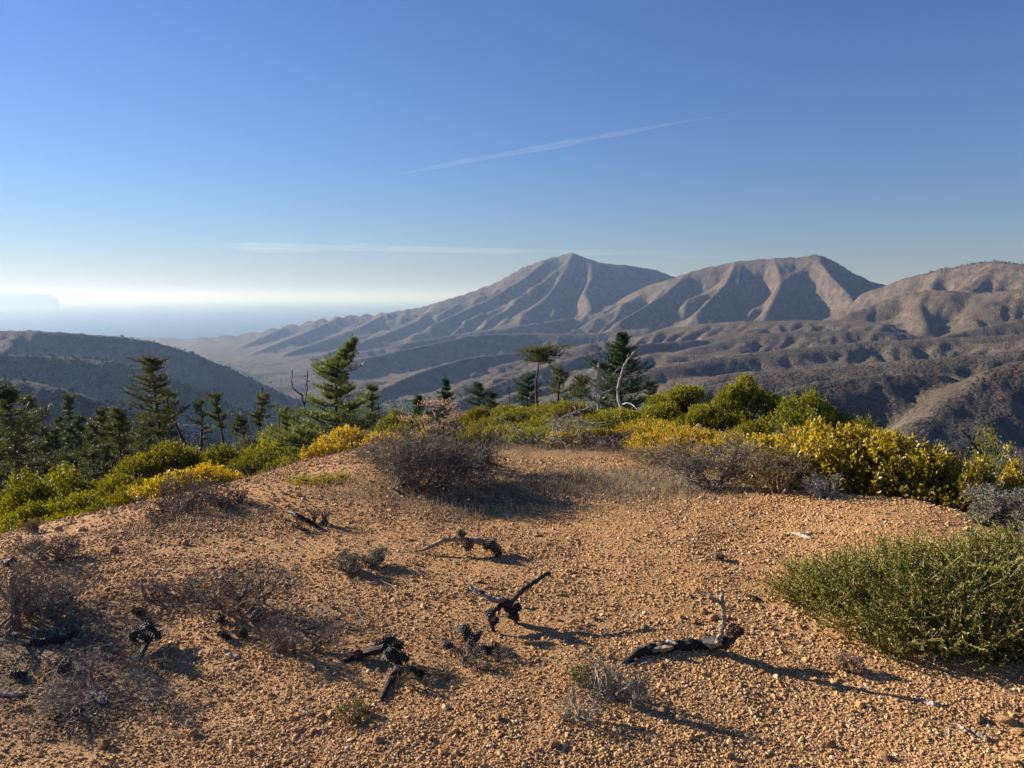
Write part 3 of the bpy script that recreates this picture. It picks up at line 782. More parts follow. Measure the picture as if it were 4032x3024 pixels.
# ------------------------------------------------------------------ leafy shrubs
def shrub_mesh(rg, W, D, Hh, leaf_l, leaf_w, mat, cover=1.5, up=0.9, nlobe=None, oval=False, tone=0.5, stem='redbark', tight=0.10, cluster=9, open_=0.0, lobk=1.0):
    nl = nlobe or int(np.clip(4 + W / 0.35, 5, 13))
    lob = []
    for i in range(nl):
        a = rg.uniform(0, 6.283); q = math.sqrt(rg.random()) * 0.72
        cx = math.cos(a) * q * W / 2; cy = math.sin(a) * q * D / 2
        fall = 1 - 0.55 * q ** 2
        rx = min(W, D * 1.3) * rg.uniform(0.17, 0.29) * lobk; rz = Hh * rg.uniform(0.22, 0.36) * lobk * (0.75 if lobk < 1 else 1)
        cz = max(Hh * fall * rg.uniform(0.8, 1.0) - rz, rz * 0.35)
        lob.append((cx, cy, cz, rx, rx, rz))
    lob.append((0, 0, Hh * (1 - 0.30 * lobk), min(W, D) * 0.24 * lobk, min(W, D) * 0.24 * lobk, Hh * 0.30 * lobk))
    for k in range(8 if lobk == 1 else 4):      # skirt
        a = k * math.pi / 4 + rg.normal(0, 0.25); lob.append((math.cos(a) * W * 0.36, math.sin(a) * D * 0.36, Hh * 0.26, W * 0.16 * lobk, D * 0.16 * lobk, Hh * rg.uniform(0.22, 0.34) * lobk))
    lob = np.array(lob)
    area = sum(2 * math.pi * l[3] * l[5] for l in lob) * 0.85
    want = cover * area / (leaf_l * leaf_w * 0.55); top_n = 9500 if oval else 12500
    if want > top_n:
        k_ = min(1.3, math.sqrt(want / top_n)); leaf_l *= k_; leaf_w *= k_
    n = int(np.clip(want, 500, top_n))
    ncl = max(30, n // cluster)
    pr = lob[:, 3] * lob[:, 5]; idx = rg.choice(len(lob), ncl * 2, p=pr / pr.sum())
    d = rg.normal(size=(ncl * 2, 3)); d[:, 2] = np.abs(d[:, 2]) * 1.1 - 0.25; d = unit(d)
    l = lob[idx]
    shell = 1 - np.abs(rg.normal(0, tight, ncl * 2)); shell = np.where(rg.random(ncl * 2) < 0.15, rg.uniform(0.4, 0.9, ncl * 2), shell)
    shell = shell * (1 + 0.16 * rg.normal(size=ncl * 2) * (rg.random(ncl * 2) < 0.4))
    P = l[:, :3] + d * l[:, 3:] * shell[:, None]
    ins = np.zeros(len(P))
    for q in lob: ins += ((((P - q[:3]) / q[3:]) ** 2).sum(1) < 0.55)
    ok = (ins < 1.5) & (P[:, 2] > 0.02 * Hh) & (rg.random(len(P)) > open_)
    P = P[ok][:ncl]; d = d[ok][:ncl]; ncl = len(P)
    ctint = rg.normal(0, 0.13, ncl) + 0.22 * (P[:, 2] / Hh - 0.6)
    PL = np.repeat(P, cluster, 0); DL = np.repeat(d, cluster, 0); CL = np.repeat(ctint, cluster)
    m = len(PL)
    # leaves climb the last stretch of a twig, held upright
    along = rg.uniform(-2.2, 0.6, (m, 1)) * leaf_l
    ax = unit(DL * 0.6 + np.array([0, 0, up]))
    PL = PL + ax * along + rg.normal(size=(m, 3)) * leaf_l * 0.35
    Dl = unit(ax * 0.55 + unit(rg.normal(size=(m, 3))) * 0.8 + np.array([0, 0, up * 0.35]))
    Nl = unit(rg.normal(size=(m, 3)) + DL * 0.3)
    g = Geo(); f = oval_leaves if oval else leaves
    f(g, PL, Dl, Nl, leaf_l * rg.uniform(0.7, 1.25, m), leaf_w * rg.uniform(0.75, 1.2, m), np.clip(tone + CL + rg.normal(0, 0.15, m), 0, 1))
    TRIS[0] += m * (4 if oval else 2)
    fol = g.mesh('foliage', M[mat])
    g = Geo()
    ns = int(np.clip(ncl * 0.10, 14, 70)); pick = rg.choice(ncl, ns)
    nmain = 5
    mains = [np.array([rg.normal(0, W * 0.14), rg.normal(0, D * 0.14), Hh * rg.uniform(0.25, 0.45)]) for _ in range(nmain)]
    rs = max(0.006, 0.011 * (W + Hh))
    for mpt in mains:
        tube(g, [np.array([mpt[0] * 0.15, mpt[1] * 0.15, -0.06]), mpt * [0.55, 0.55, 0.45], mpt], [rs * 1.3, rs, rs * 0.8], 5, 0.5, 0.05, rg)
    for i in pick:
        tip = P[i]; mpt = mains[int(np.argmin([np.hypot(*(tip - q)[:2]) for q in mains]))]
        mid = (mpt + tip) / 2 + rg.normal(size=3) * 0.06 * Hh + np.array([0, 0, 0.06 * Hh])
        tube(g, [mpt, mid, tip], [rs * 0.6, rs * 0.38, rs * 0.18], 4, 0.5, cap=False)
    return fol, g.mesh('stems', M[stem] if stem in ('redbark', 'bark', 'bleached') else M[stem])

def put_shrub(px, py, r, wpx, label, seed, mat='green', depth=0.8, leaf=None, ratio=0.5, group=None, name='shrub', cat='shrub', minh=0.25, **kw):
    rg = np.random.default_rng(seed)
    top = at(px, py, r); b = spot(px, r)
    W = wpx * r / FPX
    Hh = max(top[2] - b[2], minh)
    L = leaf or max(0.029, 2.1 * r / 759.0)
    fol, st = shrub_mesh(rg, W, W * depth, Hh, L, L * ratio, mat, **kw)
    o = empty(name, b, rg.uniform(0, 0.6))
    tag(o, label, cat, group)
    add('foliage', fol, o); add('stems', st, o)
    return o

# ------------------------------------------------------------------ leafless bushes
def bare_mesh(rg, W, Hh, levels=5, nstem=5, spread=0.8, r0=0.011, mat='twig_brown', twisty=0.25, kids=(2, 4), thin=0.0016, leafy=0.0, leaf_l=0.012, lean=(0, 0), tone=0.5):
    P0, P1, R0, R1, C = [], [], [], [], []
    main = Geo()
    def grow(p, d, L, r, lv, c):
        nseg = 3 if lv < 2 else (2 if lv < levels else 1)
        pts = [p]
        for s in range(nseg):
            d = unit(d + rg.normal(size=3) * twisty + np.array([0, 0, 0.10]))
            pts.append(pts[-1] + d * L / nseg)
        r1 = max(thin * 0.6, r * 0.62)
        if lv < 2:
            tube(main, pts, np.linspace(r, r1, nseg + 1), 5, c, 0.08, rg, cap=False)
        else:
            rad = np.linspace(r, r1, nseg + 1)
            for s in range(nseg):
                P0.append(pts[s]); P1.append(pts[s + 1]); R0.append(rad[s]); R1.append(rad[s + 1]); C.append(c + rg.normal(0, 0.1) + 0.04 * lv)
        if lv >= levels: return
        m = rg.integers(kids[0], kids[1] + 1)
        for q in range(m):
            f = rg.uniform(0.35, 1.0) if q else 1.0
            i = f * nseg; j = min(int(i), nseg - 1); b = pts[j] + (pts[j + 1] - pts[j]) * (i - j)
            nd = unit(d + rg.normal(size=3) * spread * 0.75)
            nd[2] = nd[2] * 0.8 + 0.05
            if b[2] < 0.03: nd[2] = abs(nd[2])
            grow(b, unit(nd), L * rg.uniform(0.55, 0.85), max(thin, r1 * rg.uniform(0.7, 1.0)), lv + 1, c)
    Ls = Hh * 0.42
    for s in range(nstem):
        a = s * 6.283 / nstem + rg.normal(0, 0.4)
        k = rg.uniform(0.3, 1.0) * (W / (2 * Hh)) * spread
        d = unit([math.cos(a) * k + lean[0], math.sin(a) * k + lean[1], 0.75])
        grow(np.array([math.cos(a) * 0.02, math.sin(a) * 0.02, -min(0.03, 0.12 * Hh)]), d, Ls * rg.uniform(0.8, 1.2), r0 * rg.uniform(0.7, 1.1), 0, tone - 0.1)
    P0 = np.array(P0); P1 = np.array(P1)
    # fit the spread into the wanted outline
    ext = np.percentile(np.abs(P1[:, :2]), 96); hh = np.percentile(P1[:, 2], 97)
    sx = (W / 2) / max(ext, 1e-3); sz = Hh / max(hh, 1e-3)
    S = np.array([sx, sx, sz])
    P0 = P0 * S; P1 = P1 * S
    keep = P1[:, 2] > -0.01
    P0, P1 = P0[keep], P1[keep]; R0 = np.array(R0)[keep]; R1 = np.array(R1)[keep]; C = np.array(C)[keep]
    g = Geo()
    sticks(g, P0, P1, R0, R1, np.clip(C, 0, 1))
    TRIS[0] += len(P0) * 6
    main.V = [v * S for v in main.V]
    tw = g.mesh('twigs', M[mat]); st = main.mesh('stems', M[mat])
    lf = None
    if leafy > 0:
        g = Geo(); m = int(len(P1) * leafy); i = rg.choice(len(P1), m)
        Dv = unit(unit(P1[i] - P0[i]) + rg.normal(size=(m, 3)) * 0.8)
        leaves(g, P0[i] + (P1[i] - P0[i]) * rg.random((m, 1)), Dv, rg.normal(size=(m, 3)), leaf_l * rg.uniform(0.6, 1.3, m), leaf_l * 0.45, np.clip(rg.normal(0.5, 0.2, m), 0, 1))
        lf = g; TRIS[0] += 2 * m
    return tw, st, lf

def put_bare(px, pybase, W_px, H_px, label, seed, mat='twig_brown', group=None, r=None, name='dry_bush', cat='dry bush', leafmat='greygreen', **kw):
    rg = np.random.default_rng(seed)
    if r is None: b, r = hit(px, pybase)
    else: b = spot(px, r)
    W = W_px * r / FPX; Hh = H_px * r / FPX
    kw.setdefault('thin', max(0.0009, 0.20 * r / 759.0))
    tw, st, lf = bare_mesh(rg, W, Hh, mat=mat, **kw)
    o = empty(name, b); tag(o, label, cat, group)
    add('twigs', tw, o); add('stems', st, o)
    if lf: add('leaves', lf.mesh('leaves', M[leafmat]), o)
    return o

# ================================================================== PINES
# profiles: (photo y, reach to the left in photo pixels, reach to the right), top first
put_pine(1385, 1328, 22, 'bright green pine with its tip bent over, tallest near the mound', 11,
    [(1335, 8, 8), (1400, 25, 25), (1440, 100, 70), (1480, 100, 105), (1500, 90, 95), (1540, 62, 60), (1565, 55, 60), (1590, 120, 90), (1620, 160, 150), (1660, 190, 190), (1700, 170, 200), (1760, 120, 160)],
    path=[(1385, 1328), (1378, 1360), (1350, 1400), (1326, 1450), (1322, 1550), (1322, 1720)], base_px=1322, whorl=0.26, per=7, r0=0.085, nl=0.14, nw=0.017, up=0.25, droop=0.05, tone=0.62)
put_pine(600, 1405, 36, 'tall pine with layered flat branches standing over the left valley', 12,
    [(1410, 18, 15), (1430, 60, 70), (1470, 50, 50), (1480, 35, 35), (1490, 75, 80), (1510, 70, 60), (1540, 80, 75), (1560, 105, 60), (1590, 80, 90), (1620, 110, 100), (1650, 112, 110), (1680, 60, 60), (1720, 25, 30)],
    path=[(600, 1405), (605, 1470), (612, 1560), (618, 1650), (625, 1760)], base_px=625, needle='needle_dark', whorl=0.46, per=6, r0=0.17, nl=0.19, nw=0.02, up=0.15, droop=0.05, spacing=0.24, tone=0.6)
put_pine(650, 1535, 36.8, 'slanting bare trunked pine leaning against the tall layered pine', 13,
    [(1540, 40, 70), (1565, 30, 80), (1600, 20, 60), (1625, 10, 80), (1650, 8, 60)],
    path=[(650, 1535), (668, 1600), (690, 1680), (715, 1755)], base_px=715, needle='needle_dark', whorl=0.5, per=5, r0=0.14, nl=0.19, nw=0.02, up=0.1, spacing=0.24, gap=0.25)
put_pine(462, 1608, 31, 'dense bushy young pine in front of the tall layered pine', 14,
    [(1612, 10, 10), (1650, 40, 35), (1690, 50, 60), (1740, 60, 70), (1800, 50, 60)], needle='needle_dark', whorl=0.36, per=6, nl=0.17, nw=0.018, up=0.3, tone=0.6, spacing=0.2)
put_pine(30, 1508, 28, 'dark shaggy pine at the left edge of the view', 15,
    [(1512, 10, 12), (1560, 28, 34), (1600, 30, 40), (1650, 70, 60), (1700, 90, 80), (1760, 110, 100), (1810, 120, 120), (1860, 110, 110)], needle='needle_dark', base_px=45, whorl=0.4, per=6, nl=0.17, nw=0.018, up=0.2, tone=0.5, spacing=0.22)
put_pine(105, 1565, 48, 'rounded dark pine just behind the shaggy edge pine', 16,
    [(1570, 20, 18), (1600, 45, 40), (1650, 55, 60), (1700, 50, 60)], needle='needle_dark', whorl=0.5, per=6, nl=0.24, nw=0.026, tone=0.45, spacing=0.3)
put_pine(268, 1552, 105, 'small flat topped pine rising above the shaded valley wood', 17,
    [(1555, 25, 22), (1570, 30, 30), (1580, 6, 6), (1600, 22, 20), (1620, 8, 20), (1650, 12, 14)], needle='needle_dark', whorl=0.9, per=6, r0=0.2, nl=0.4, nw=0.05, per_tuft=12, tone=0.45, spacing=0.45, up=0.1)
put_pine(788, 1575, 36, 'thin half dead pine with a broken pale limb', 18,
    [(1590, 8, 14), (1610, 14, 40), (1640, 12, 45), (1662, 60, 20), (1690, 55, 20), (1710, 40, 40)],
    path=[(788, 1575), (786, 1640), (780, 1745)], base_px=780, needle='needle_dark', whorl=0.5, per=4, r0=0.13, nl=0.18, nw=0.02, gap=0.3, spacing=0.24, tone=0.5)
put_pine(848, 1542, 39, 'slim pine with a tufted round head beside the half dead pine', 19,
    [(1545, 26, 22), (1560, 38, 34), (1580, 36, 32), (1592, 4, 4), (1612, 40, 8), (1628, 6, 6), (1640, 50, 50), (1655, 30, 60), (1680, 8, 10)],
    path=[(848, 1542), (850, 1600), (858, 1660), (868, 1730)], base_px=868, needle='needle_dark', whorl=0.42, per=6, r0=0.11, nl=0.18, nw=0.02, spacing=0.24, up=0.3, tone=0.55)
put_pine(1030, 1527, 58, 'tall narrow pine with ragged right side on the dark slope', 20,
    [(1530, 30, 26), (1545, 34, 30), (1570, 34, 34), (1600, 36, 34), (1625, 30, 36), (1650, 36, 26), (1670, 14, 10)],
    path=[(1030, 1527), (1022, 1590), (1010, 1690)], base_px=1008, needle='needle_dark', whorl=0.62, per=6, r0=0.16, nl=0.25, nw=0.028, spacing=0.3, gap=0.15, tone=0.55, up=0.1)
put_pine(945, 1638, 44, 'little pyramid pine between the tufted pine and the narrow pine', 21,
    [(1642, 8, 8), (1665, 26, 24), (1690, 34, 30), (1720, 30, 30)], needle='needle_dark', whorl=0.4, per=5, nl=0.2, nw=0.024, spacing=0.26, tone=0.45)
put_pine(1125, 1606, 46, 'small green pine tip left of the forked snag', 22,
    [(1610, 8, 8), (1635, 26, 28), (1665, 40, 40), (1700, 40, 40)], needle='needle', whorl=0.42, per=5, nl=0.2, nw=0.024, spacing=0.26, tone=0.4)
put_pine(1462, 1518, 34, 'dark pointed pine close to the right of the bent tip pine', 23,
    [(1522, 8, 8), (1545, 24, 34), (1570, 34, 30), (1600, 40, 36), (1640, 40, 36), (1680, 34, 34)], needle='needle', whorl=0.36, per=6, nl=0.18, nw=0.02, spacing=0.22, tone=0.35)
put_pine(1752, 1490, 62, 'slender spire shaped conifer in front of the dark spur', 24,
    [(1494, 6, 6), (1520, 14, 14), (1550, 22, 24), (1580, 26, 26), (1620, 28, 28)], needle='needle_blue', whorl=0.5, per=7, nl=0.22, nw=0.03, spacing=0.28, tone=0.45, up=0.0, droop=0.2)
put_pine(1648, 1558, 58, 'small dark conifer left of the slender spire conifer', 25,
    [(1562, 8, 8), (1585, 20, 18), (1610, 26, 24), (1640, 26, 26)], needle='needle_blue', whorl=0.5, per=6, nl=0.22, nw=0.03, spacing=0.28, tone=0.4)
put_pine(1885, 1512, 54, 'rounded green conifer at the edge of the shrub slope', 26,
    [(1516, 12, 12), (1535, 30, 26), (1560, 46, 40), (1590, 55, 50), (1620, 50, 50)], needle='needle_blue', whorl=0.5, per=6, nl=0.22, nw=0.028, spacing=0.27, tone=0.5)
put_pine(1935, 1540, 57, 'short dark conifer touching the rounded green conifer', 27,
    [(1544, 8, 10), (1565, 20, 24), (1590, 26, 30), (1620, 26, 30)], needle='needle_dark', whorl=0.5, per=6, nl=0.24, nw=0.028, spacing=0.28, tone=0.45)
put_pine(2132, 1368, 31, 'umbrella pine with a flat crown on a thin bare trunk', 28,
    [(1372, 40, 40), (1382, 74, 110), (1396, 78, 130), (1404, 70, 110), (1412, 60, 40)],
    path=[(2132, 1368), (2124, 1420), (2116, 1470), (2108, 1520), (2114, 1600)], base_px=2116, needle='needle_dark', whorl=0.12, per=8, r0=0.085, nl=0.16, nw=0.016, spacing=0.18, up=0.0, droop=-0.05, tipup=0.0, gap=0.42, jit=0.6, tone=0.66)
put_pine(2078, 1470, 44, 'bluish soft pine behind the umbrella pine trunk', 29,
    [(1475, 14, 12), (1500, 32, 34), (1530, 44, 44), (1565, 50, 44), (1600, 46, 46)], needle='needle_blue', whorl=0.42, per=6, nl=0.2, nw=0.022, spacing=0.24, tone=0.5)
put_pine(2208, 1447, 38, 'open crooked pine with clumped foliage right of the umbrella pine', 30,
    [(1450, 24, 18), (1465, 44, 22), (1490, 50, 40), (1505, 14, 20), (1525, 50, 60), (1550, 66, 70), (1580, 60, 70)],
    path=[(2208, 1447), (2204, 1500), (2196, 1600)], base_px=2196, needle='needle_dark', whorl=0.34, per=4, nl=0.18, nw=0.02, spacing=0.2, gap=0.2, tone=0.6, up=0.4)
put_pine(2290, 1480, 44, 'rounded dark pine between the crooked pine and the big dense pine', 31,
    [(1484, 20, 18), (1500, 36, 34), (1525, 44, 44), (1560, 46, 46)], needle='needle_dark', whorl=0.4, per=6, nl=0.2, nw=0.022, spacing=0.24, tone=0.45)
put_pine(2445, 1312, 33, 'big dense dark green pine behind the bleached snag', 32,
    [(1318, 8, 8), (1340, 24, 26), (1370, 40, 40), (1400, 62, 60), (1430, 78, 60), (1460, 98, 72), (1490, 118, 86), (1520, 120, 96), (1550, 126, 96), (1590, 130, 100), (1640, 120, 90)], needle='needle_blue', whorl=0.27, per=8, r0=0.12, nl=0.17, nw=0.018, spacing=0.19, up=0.45, tone=0.55)
put_pine(2562, 1508, 48, 'small dark pine right of the big dense pine', 33,
    [(1512, 10, 10), (1535, 30, 30), (1560, 40, 40), (1590, 44, 44)], needle='needle_dark', whorl=0.42, per=6, nl=0.22, nw=0.024, spacing=0.25, tone=0.42)
put_pine(1185, 1690, 17, 'low spreading young pine with bright soft needles', 34,
    [(1695, 40, 40), (1720, 110, 90), (1760, 140, 110), (1810, 140, 110)], needle='needle', whorl=0.2, per=7, r0=0.05, nl=0.12, nw=0.012, spacing=0.13, tone=0.75, up=0.3)

# wood in the shaded side valley: nobody can tell these apart
rg = np.random.default_rng(99)
proto = []
for s in range(4):
    gw, gl = Geo(), Geo(); Hp = 9.0
    pine(gw, gl, rg, Hp, [(0.15, 1.6, 1.6), (0.4, 2.0, 1.9), (0.7, 1.3, 1.4), (0.95, 0.4, 0.4)], r0=0.17, whorl=0.85, per=6, nl=0.42, nw=0.07, per_tuft=9, spacing=0.5, up=0.2, tone=0.45)
    proto.append((gw.mesh('trunk', M['bark']), gl.mesh('crown', M['needle_dark'])))
for i in range(96):
    px = rg.uniform(-60, 700) if i % 3 else rg.uniform(-60, 420); r = rg.uniform(75, 240) if i > 30 else rg.uniform(62, 100)
    b = spot(px, r)
    o = empty('valley_pine', b, rg.uniform(0, 6), rg.uniform(0.5, 0.95))
    tag(o, 'dark pine in the shaded wood of the side valley', 'pine tree', 'pines of the shaded valley wood')
    t, c = proto[i % 4]
    add('trunk', t, o); add('crown', c, o)

# ------------------------------------------------------------------ dead trees
def put_snag(label, parts, r, mat, seed, name='snag', limb='limb'):
    """parts: list of polylines [(photo x, photo y, thickness in photo pixels, depth offset)], the first one is the trunk"""
    rg = np.random.default_rng(seed)
    b = spot(parts[0][0][0], r)
    o = empty(name, b); tag(o, label, 'dead tree')
    for k, p in enumerate(parts):
        pts = []; rad = []
        for q in p:
            w = at(q[0], q[1], r + (q[3] if len(q) > 3 else 0.0)); pts.append(w - b); rad.append(0.78 * q[2] * r / FPX / 2)
        if k == 0: pts.insert(0, np.array([pts[0][0], pts[0][1], -0.1])); rad.insert(0, rad[0] * 1.1)
        pts = np.array(pts); rad = np.array(rad)
        u = np.linspace(0, len(pts) - 1, (len(pts) - 1) * 4 + 1)
        P = np.stack([np.interp(u, np.arange(len(pts)), pts[:, c]) for c in range(3)], 1)
        P[1:-1] += rg.normal(size=P[1:-1].shape) * rad.mean() * 0.22
        g = Geo(); tube(g, P, np.interp(u, np.arange(len(pts)), rad) * (1 + 0.1 * rg.normal(size=len(u))), 7, 0.5, 0.08, rg)
        thin = k > 0 and p[0][2] <= 4
        pn = 'trunk' if k == 0 else ('twig' if thin else limb)
        q_ = add(pn, g.mesh(pn, M[mat]), host if thin else o)
        if not thin: host = q_
    return o
put_snag('bleached bare snag with a bowed trunk in front of the dense pine', [
    [(2476, 1668, 18), (2462, 1640, 18), (2440, 1590, 17), (2432, 1545, 17), (2434, 1520, 16), (2446, 1475, 14), (2456, 1440, 13), (2475, 1412, 11), (2492, 1392, 10), (2501, 1383, 8)],
    [(2434, 1534, 9), (2410, 1534, 8, -.3), (2385, 1545, 7, -.5), (2360, 1552, 6, -.7), (2344, 1560, 5, -.8)],
    [(2358, 1553, 5, -.7), (2362, 1568, 4, -.8), (2348, 1580, 3, -.9), (2330, 1588, 3, -.9)],
    [(2446, 1592, 6), (2470, 1586, 6, -.3), (2484, 1590, 5, -.4), (2500, 1602, 5, -.6), (2512, 1616, 4, -.7), (2524, 1632, 3, -.8)],
    [(2503, 1604, 3, -.6), (2508, 1612, 2, -.7), (2506, 1620, 2, -.7)],
    [(2456, 1442, 6), (2440, 1446, 5, -.2), (2424, 1462, 4, -.4), (2412, 1478, 3, -.5)],
    [(2446, 1500, 5), (2466, 1498, 4, .2)], [(2448, 1476, 4), (2428, 1478, 3, -.2)], [(2440, 1534, 5), (2466, 1524, 3, .2)], [(2452, 1452, 5), (2462, 1452, 4, .1)],
    [(2475, 1412, 5), (2470, 1404, 4), (2474, 1394, 3)]], 25, 'bleached', 41)
put_snag('broken dark and white trunk left of the bowed snag', [
    [(2354, 1640, 13), (2356, 1600, 14), (2354, 1540, 15), (2356, 1490, 15), (2358, 1450, 12), (2356, 1428, 7)],
    [(2352, 1544, 5), (2340, 1548, 5, -.2), (2334, 1565, 4, -.3)], [(2356, 1464, 6), (2366, 1462, 6, -.1), (2376, 1464, 4, -.2)], [(2368, 1572, 7), (2378, 1566, 6, -.2), (2384, 1562, 5, -.3)]], 30, 'bleached', 42)
put_snag('forked dead snag with two thin upright prongs', [
    [(1195, 1650, 10), (1198, 1600, 9), (1205, 1560, 8), (1210, 1525, 6), (1208, 1510, 6), (1210, 1480, 5), (1212, 1458, 3)],
    [(1193, 1590, 8), (1190, 1556, 8), (1172, 1545, 7), (1155, 1530, 6), (1148, 1505, 5), (1150, 1480, 4), (1151, 1455, 3)],
    [(1208, 1512, 4), (1199, 1520, 3)], [(1208, 1500, 3), (1220, 1502, 3)], [(1207, 1492, 3), (1198, 1494, 3)], [(1210, 1480, 3), (1196, 1482, 2)],
    [(1192, 1598, 4), (1172, 1600, 3), (1160, 1606, 2)], [(1194, 1630, 5), (1178, 1640, 4), (1162, 1650, 3)]], 23.5, 'bark', 43)
put_snag('small leafless tree with short crossing twigs on the dark slope', [
    [(1099, 1660, 6), (1097, 1620, 5), (1092, 1592, 3)], [(1097, 1612, 3), (1084, 1604, 2)], [(1096, 1606, 3), (1108, 1600, 2)], [(1097, 1624, 3), (1082, 1620, 2)], [(1098, 1632, 3), (1110, 1626, 2)]], 45, 'bark', 44)
put_snag('thin dead pole with twigs left of the umbrella pine', [
    [(2008, 1620, 6), (2006, 1570, 5), (2002, 1530, 4), (2001, 1518, 3)], [(2004, 1545, 3), (1990, 1535, 2)], [(2005, 1550, 3), (2030, 1566, 2), (2060, 1576, 2)], [(2003, 1534, 3), (2012, 1528, 2)]], 36, 'bark', 45)
put_snag('distant bare dead spar above the shaded wood', [[(165, 1640, 5), (165, 1600, 4), (166, 1562, 2)], [(165, 1590, 2), (158, 1580, 2)], [(165, 1600, 2), (172, 1592, 2)]], 95, 'bark', 46)
put_snag('charred stump with a stub arm among the lower left shrubs', [[(298, 1880, 22), (296, 1850, 24), (298, 1828, 20), (301, 1814, 8)], [(290, 1826, 14), (278, 1816, 10), (274, 1808, 6)], [(300, 1812, 8), (301, 1796, 5)]], 15.5, 'charred', 47)

# ================================================================== LEAFY SHRUBS
S = put_shrub
# green manzanita thicket in the middle distance
S(2935, 1472, 21, 330, 'tallest green manzanita with a domed open crown', 101, 'green', stem='redbark', cover=1.5, nlobe=20, lobk=0.58, tone=0.5)
S(2690, 1508, 21.5, 300, 'green manzanita left of the tallest domed one', 102, 'green', cover=1.5, nlobe=18, lobk=0.62)
S(3190, 1532, 16.5, 420, 'broad green manzanita with grey twigs at the right end of the thicket', 103, 'green', cover=1.4, tone=0.45, nlobe=22, lobk=0.62)
S(2800, 1585, 18.5, 260, 'low green manzanita filling the gap under the tallest one', 104, 'green', nlobe=14, lobk=0.75)
S(2620, 1588, 19, 240, 'green shrub right of the bleached snag foot', 105, 'green', nlobe=14, lobk=0.75)
S(2430, 1612, 19, 300, 'bright green shrub at the foot of the bleached snag', 106, 'green', tone=0.62)
S(2230, 1578, 18.5, 250, 'olive shrub topped with yellow green sprays below the crooked pine', 107, 'olive', tone=0.6, nlobe=16, lobk=0.65)
S(2110, 1605, 19, 240, 'olive green shrub below the umbrella pine', 108, 'olive')
S(2330, 1640, 15, 330, 'wide olive shrub in front of the dark and white trunk', 109, 'olive', tone=0.5, nlobe=18, lobk=0.65)
S(2000, 1590, 23, 210, 'dome shaped moss green shrub with a brown skirt', 110, 'olive', tone=0.55)
S(1880, 1605, 23, 220, 'moss green shrub under the rounded conifer', 111, 'olive', tone=0.45)
S(1790, 1622, 24, 160, 'low olive shrub right of the flowering buckwheat', 112, 'olive', tone=0.4)
S(2120, 1650, 15, 320, 'yellowish olive shrub behind the grey dead branches', 113, 'olive', tone=0.65)
S(1930, 1650, 16, 250, 'olive shrub between the buckwheat and the grey dead branches', 114, 'olive', tone=0.5)
S(1650, 1640, 21, 240, 'brownish olive shrub left of the flowering buckwheat', 115, 'olive', tone=0.3)
S(1560, 1610, 24, 200, 'dark green shrub right of the bent tip pine', 116, 'green', tone=0.3)
S(2540, 1700, 12.5, 260, 'brown tinged dark shrub below the snag foot', 117, 'brownleaf', cover=1.2)
# yellow leaved manzanita
ov = dict(oval=True, ratio=0.62, depth=0.75)
S(3255, 1652, 7.3, 620, 'highest part of the yellow manzanita bank above the gravel', 121, 'yellow', cover=1.3, tone=0.55, cluster=10, **ov)
S(3010, 1712, 7.6, 420, 'yellow manzanita at the left end of the bank with rusty leaves', 122, 'yellow', cover=1.3, tone=0.62, **ov)
S(3520, 1690, 7.1, 480, 'yellow green manzanita right of the bank top shading its own foot', 123, 'yellow', cover=1.3, tone=0.45, **ov)
S(3730, 1778, 6.9, 330, 'lower yellow manzanita falling off to the right', 124, 'yellow', cover=1.3, tone=0.50, **ov)
S(3850, 1850, 6.7, 220, 'low dark yellow green manzanita at the right foot of the bank', 125, 'yellow', cover=1.2, tone=0.30, **ov)
S(3390, 1678, 7.35, 420, 'middle hump of the yellow bank between its top and the darker part', 171, 'yellow', cover=1.3, tone=0.52, **ov)
S(3130, 1690, 7.5, 380, 'left hump of the yellow bank with reddish stems', 172, 'yellow', cover=1.3, tone=0.58, **ov)
S(3630, 1738, 7.0, 360, 'yellow hump right of the darker part of the bank', 173, 'yellow', cover=1.3, tone=0.5, **ov)
S(2890, 1700, 9.0, 300, 'golden shrub joining the yellow bank on its left', 174, 'orange', cover=1.2, tone=0.5, leaf=0.036)
S(2720, 1680, 9.8, 460, 'golden yellow shrub behind the grey twiggy bush', 126, 'orange', cover=1.2, tone=0.55, leaf=0.036)
S(2560, 1648, 13.5, 300, 'golden olive shrub right of the snag base', 127, 'orange', cover=1.1, tone=0.35)
S(2270, 1690, 12.5, 260, 'yellow flecked shrub above the grass clearing', 128, 'orange', cover=1.0, tone=0.45)
S(2230, 1740, 11, 170, 'small bright yellow shrub at the back of the grass clearing', 129, 'orange', cover=1.2, tone=0.65)
S(2400, 1735, 11.2, 260, 'dark brown mossy shrub at the back of the grass clearing', 130, 'brownleaf', cover=1.3, tone=0.25)
S(1360, 1682, 10.3, 260, 'golden shrub crowning the gravel mound', 131, 'orange', cover=1.3, tone=0.6, leaf=0.036)
S(1500, 1700, 10.0, 190, 'orange yellow shrub at the right end of the mound top', 132, 'orange', cover=1.3, tone=0.75, leaf=0.036)
S(1255, 1735, 9.9, 150, 'rusty orange shrub at the left end of the mound top', 133, 'orange', cover=1.2, tone=0.5, leaf=0.036)
S(1640, 1700, 10.2, 150, 'orange shrub peeping out left of the buckwheat', 134, 'orange', cover=1.1, tone=0.65, leaf=0.036)
S(810, 1822, 9.4, 230, 'bright yellow shrub beside the row of upright stones', 135, 'orange', cover=1.3, tone=0.65, leaf=0.036)
S(650, 1860, 9.3, 260, 'yellow green shrub strip left of the bright yellow one', 136, 'yellow', cover=1.2, tone=0.6, leaf=0.036)
S(4010, 1805, 8.0, 190, 'yellow shrub cut by the right edge of the view', 137, 'yellow', cover=1.2, tone=0.65, **ov)
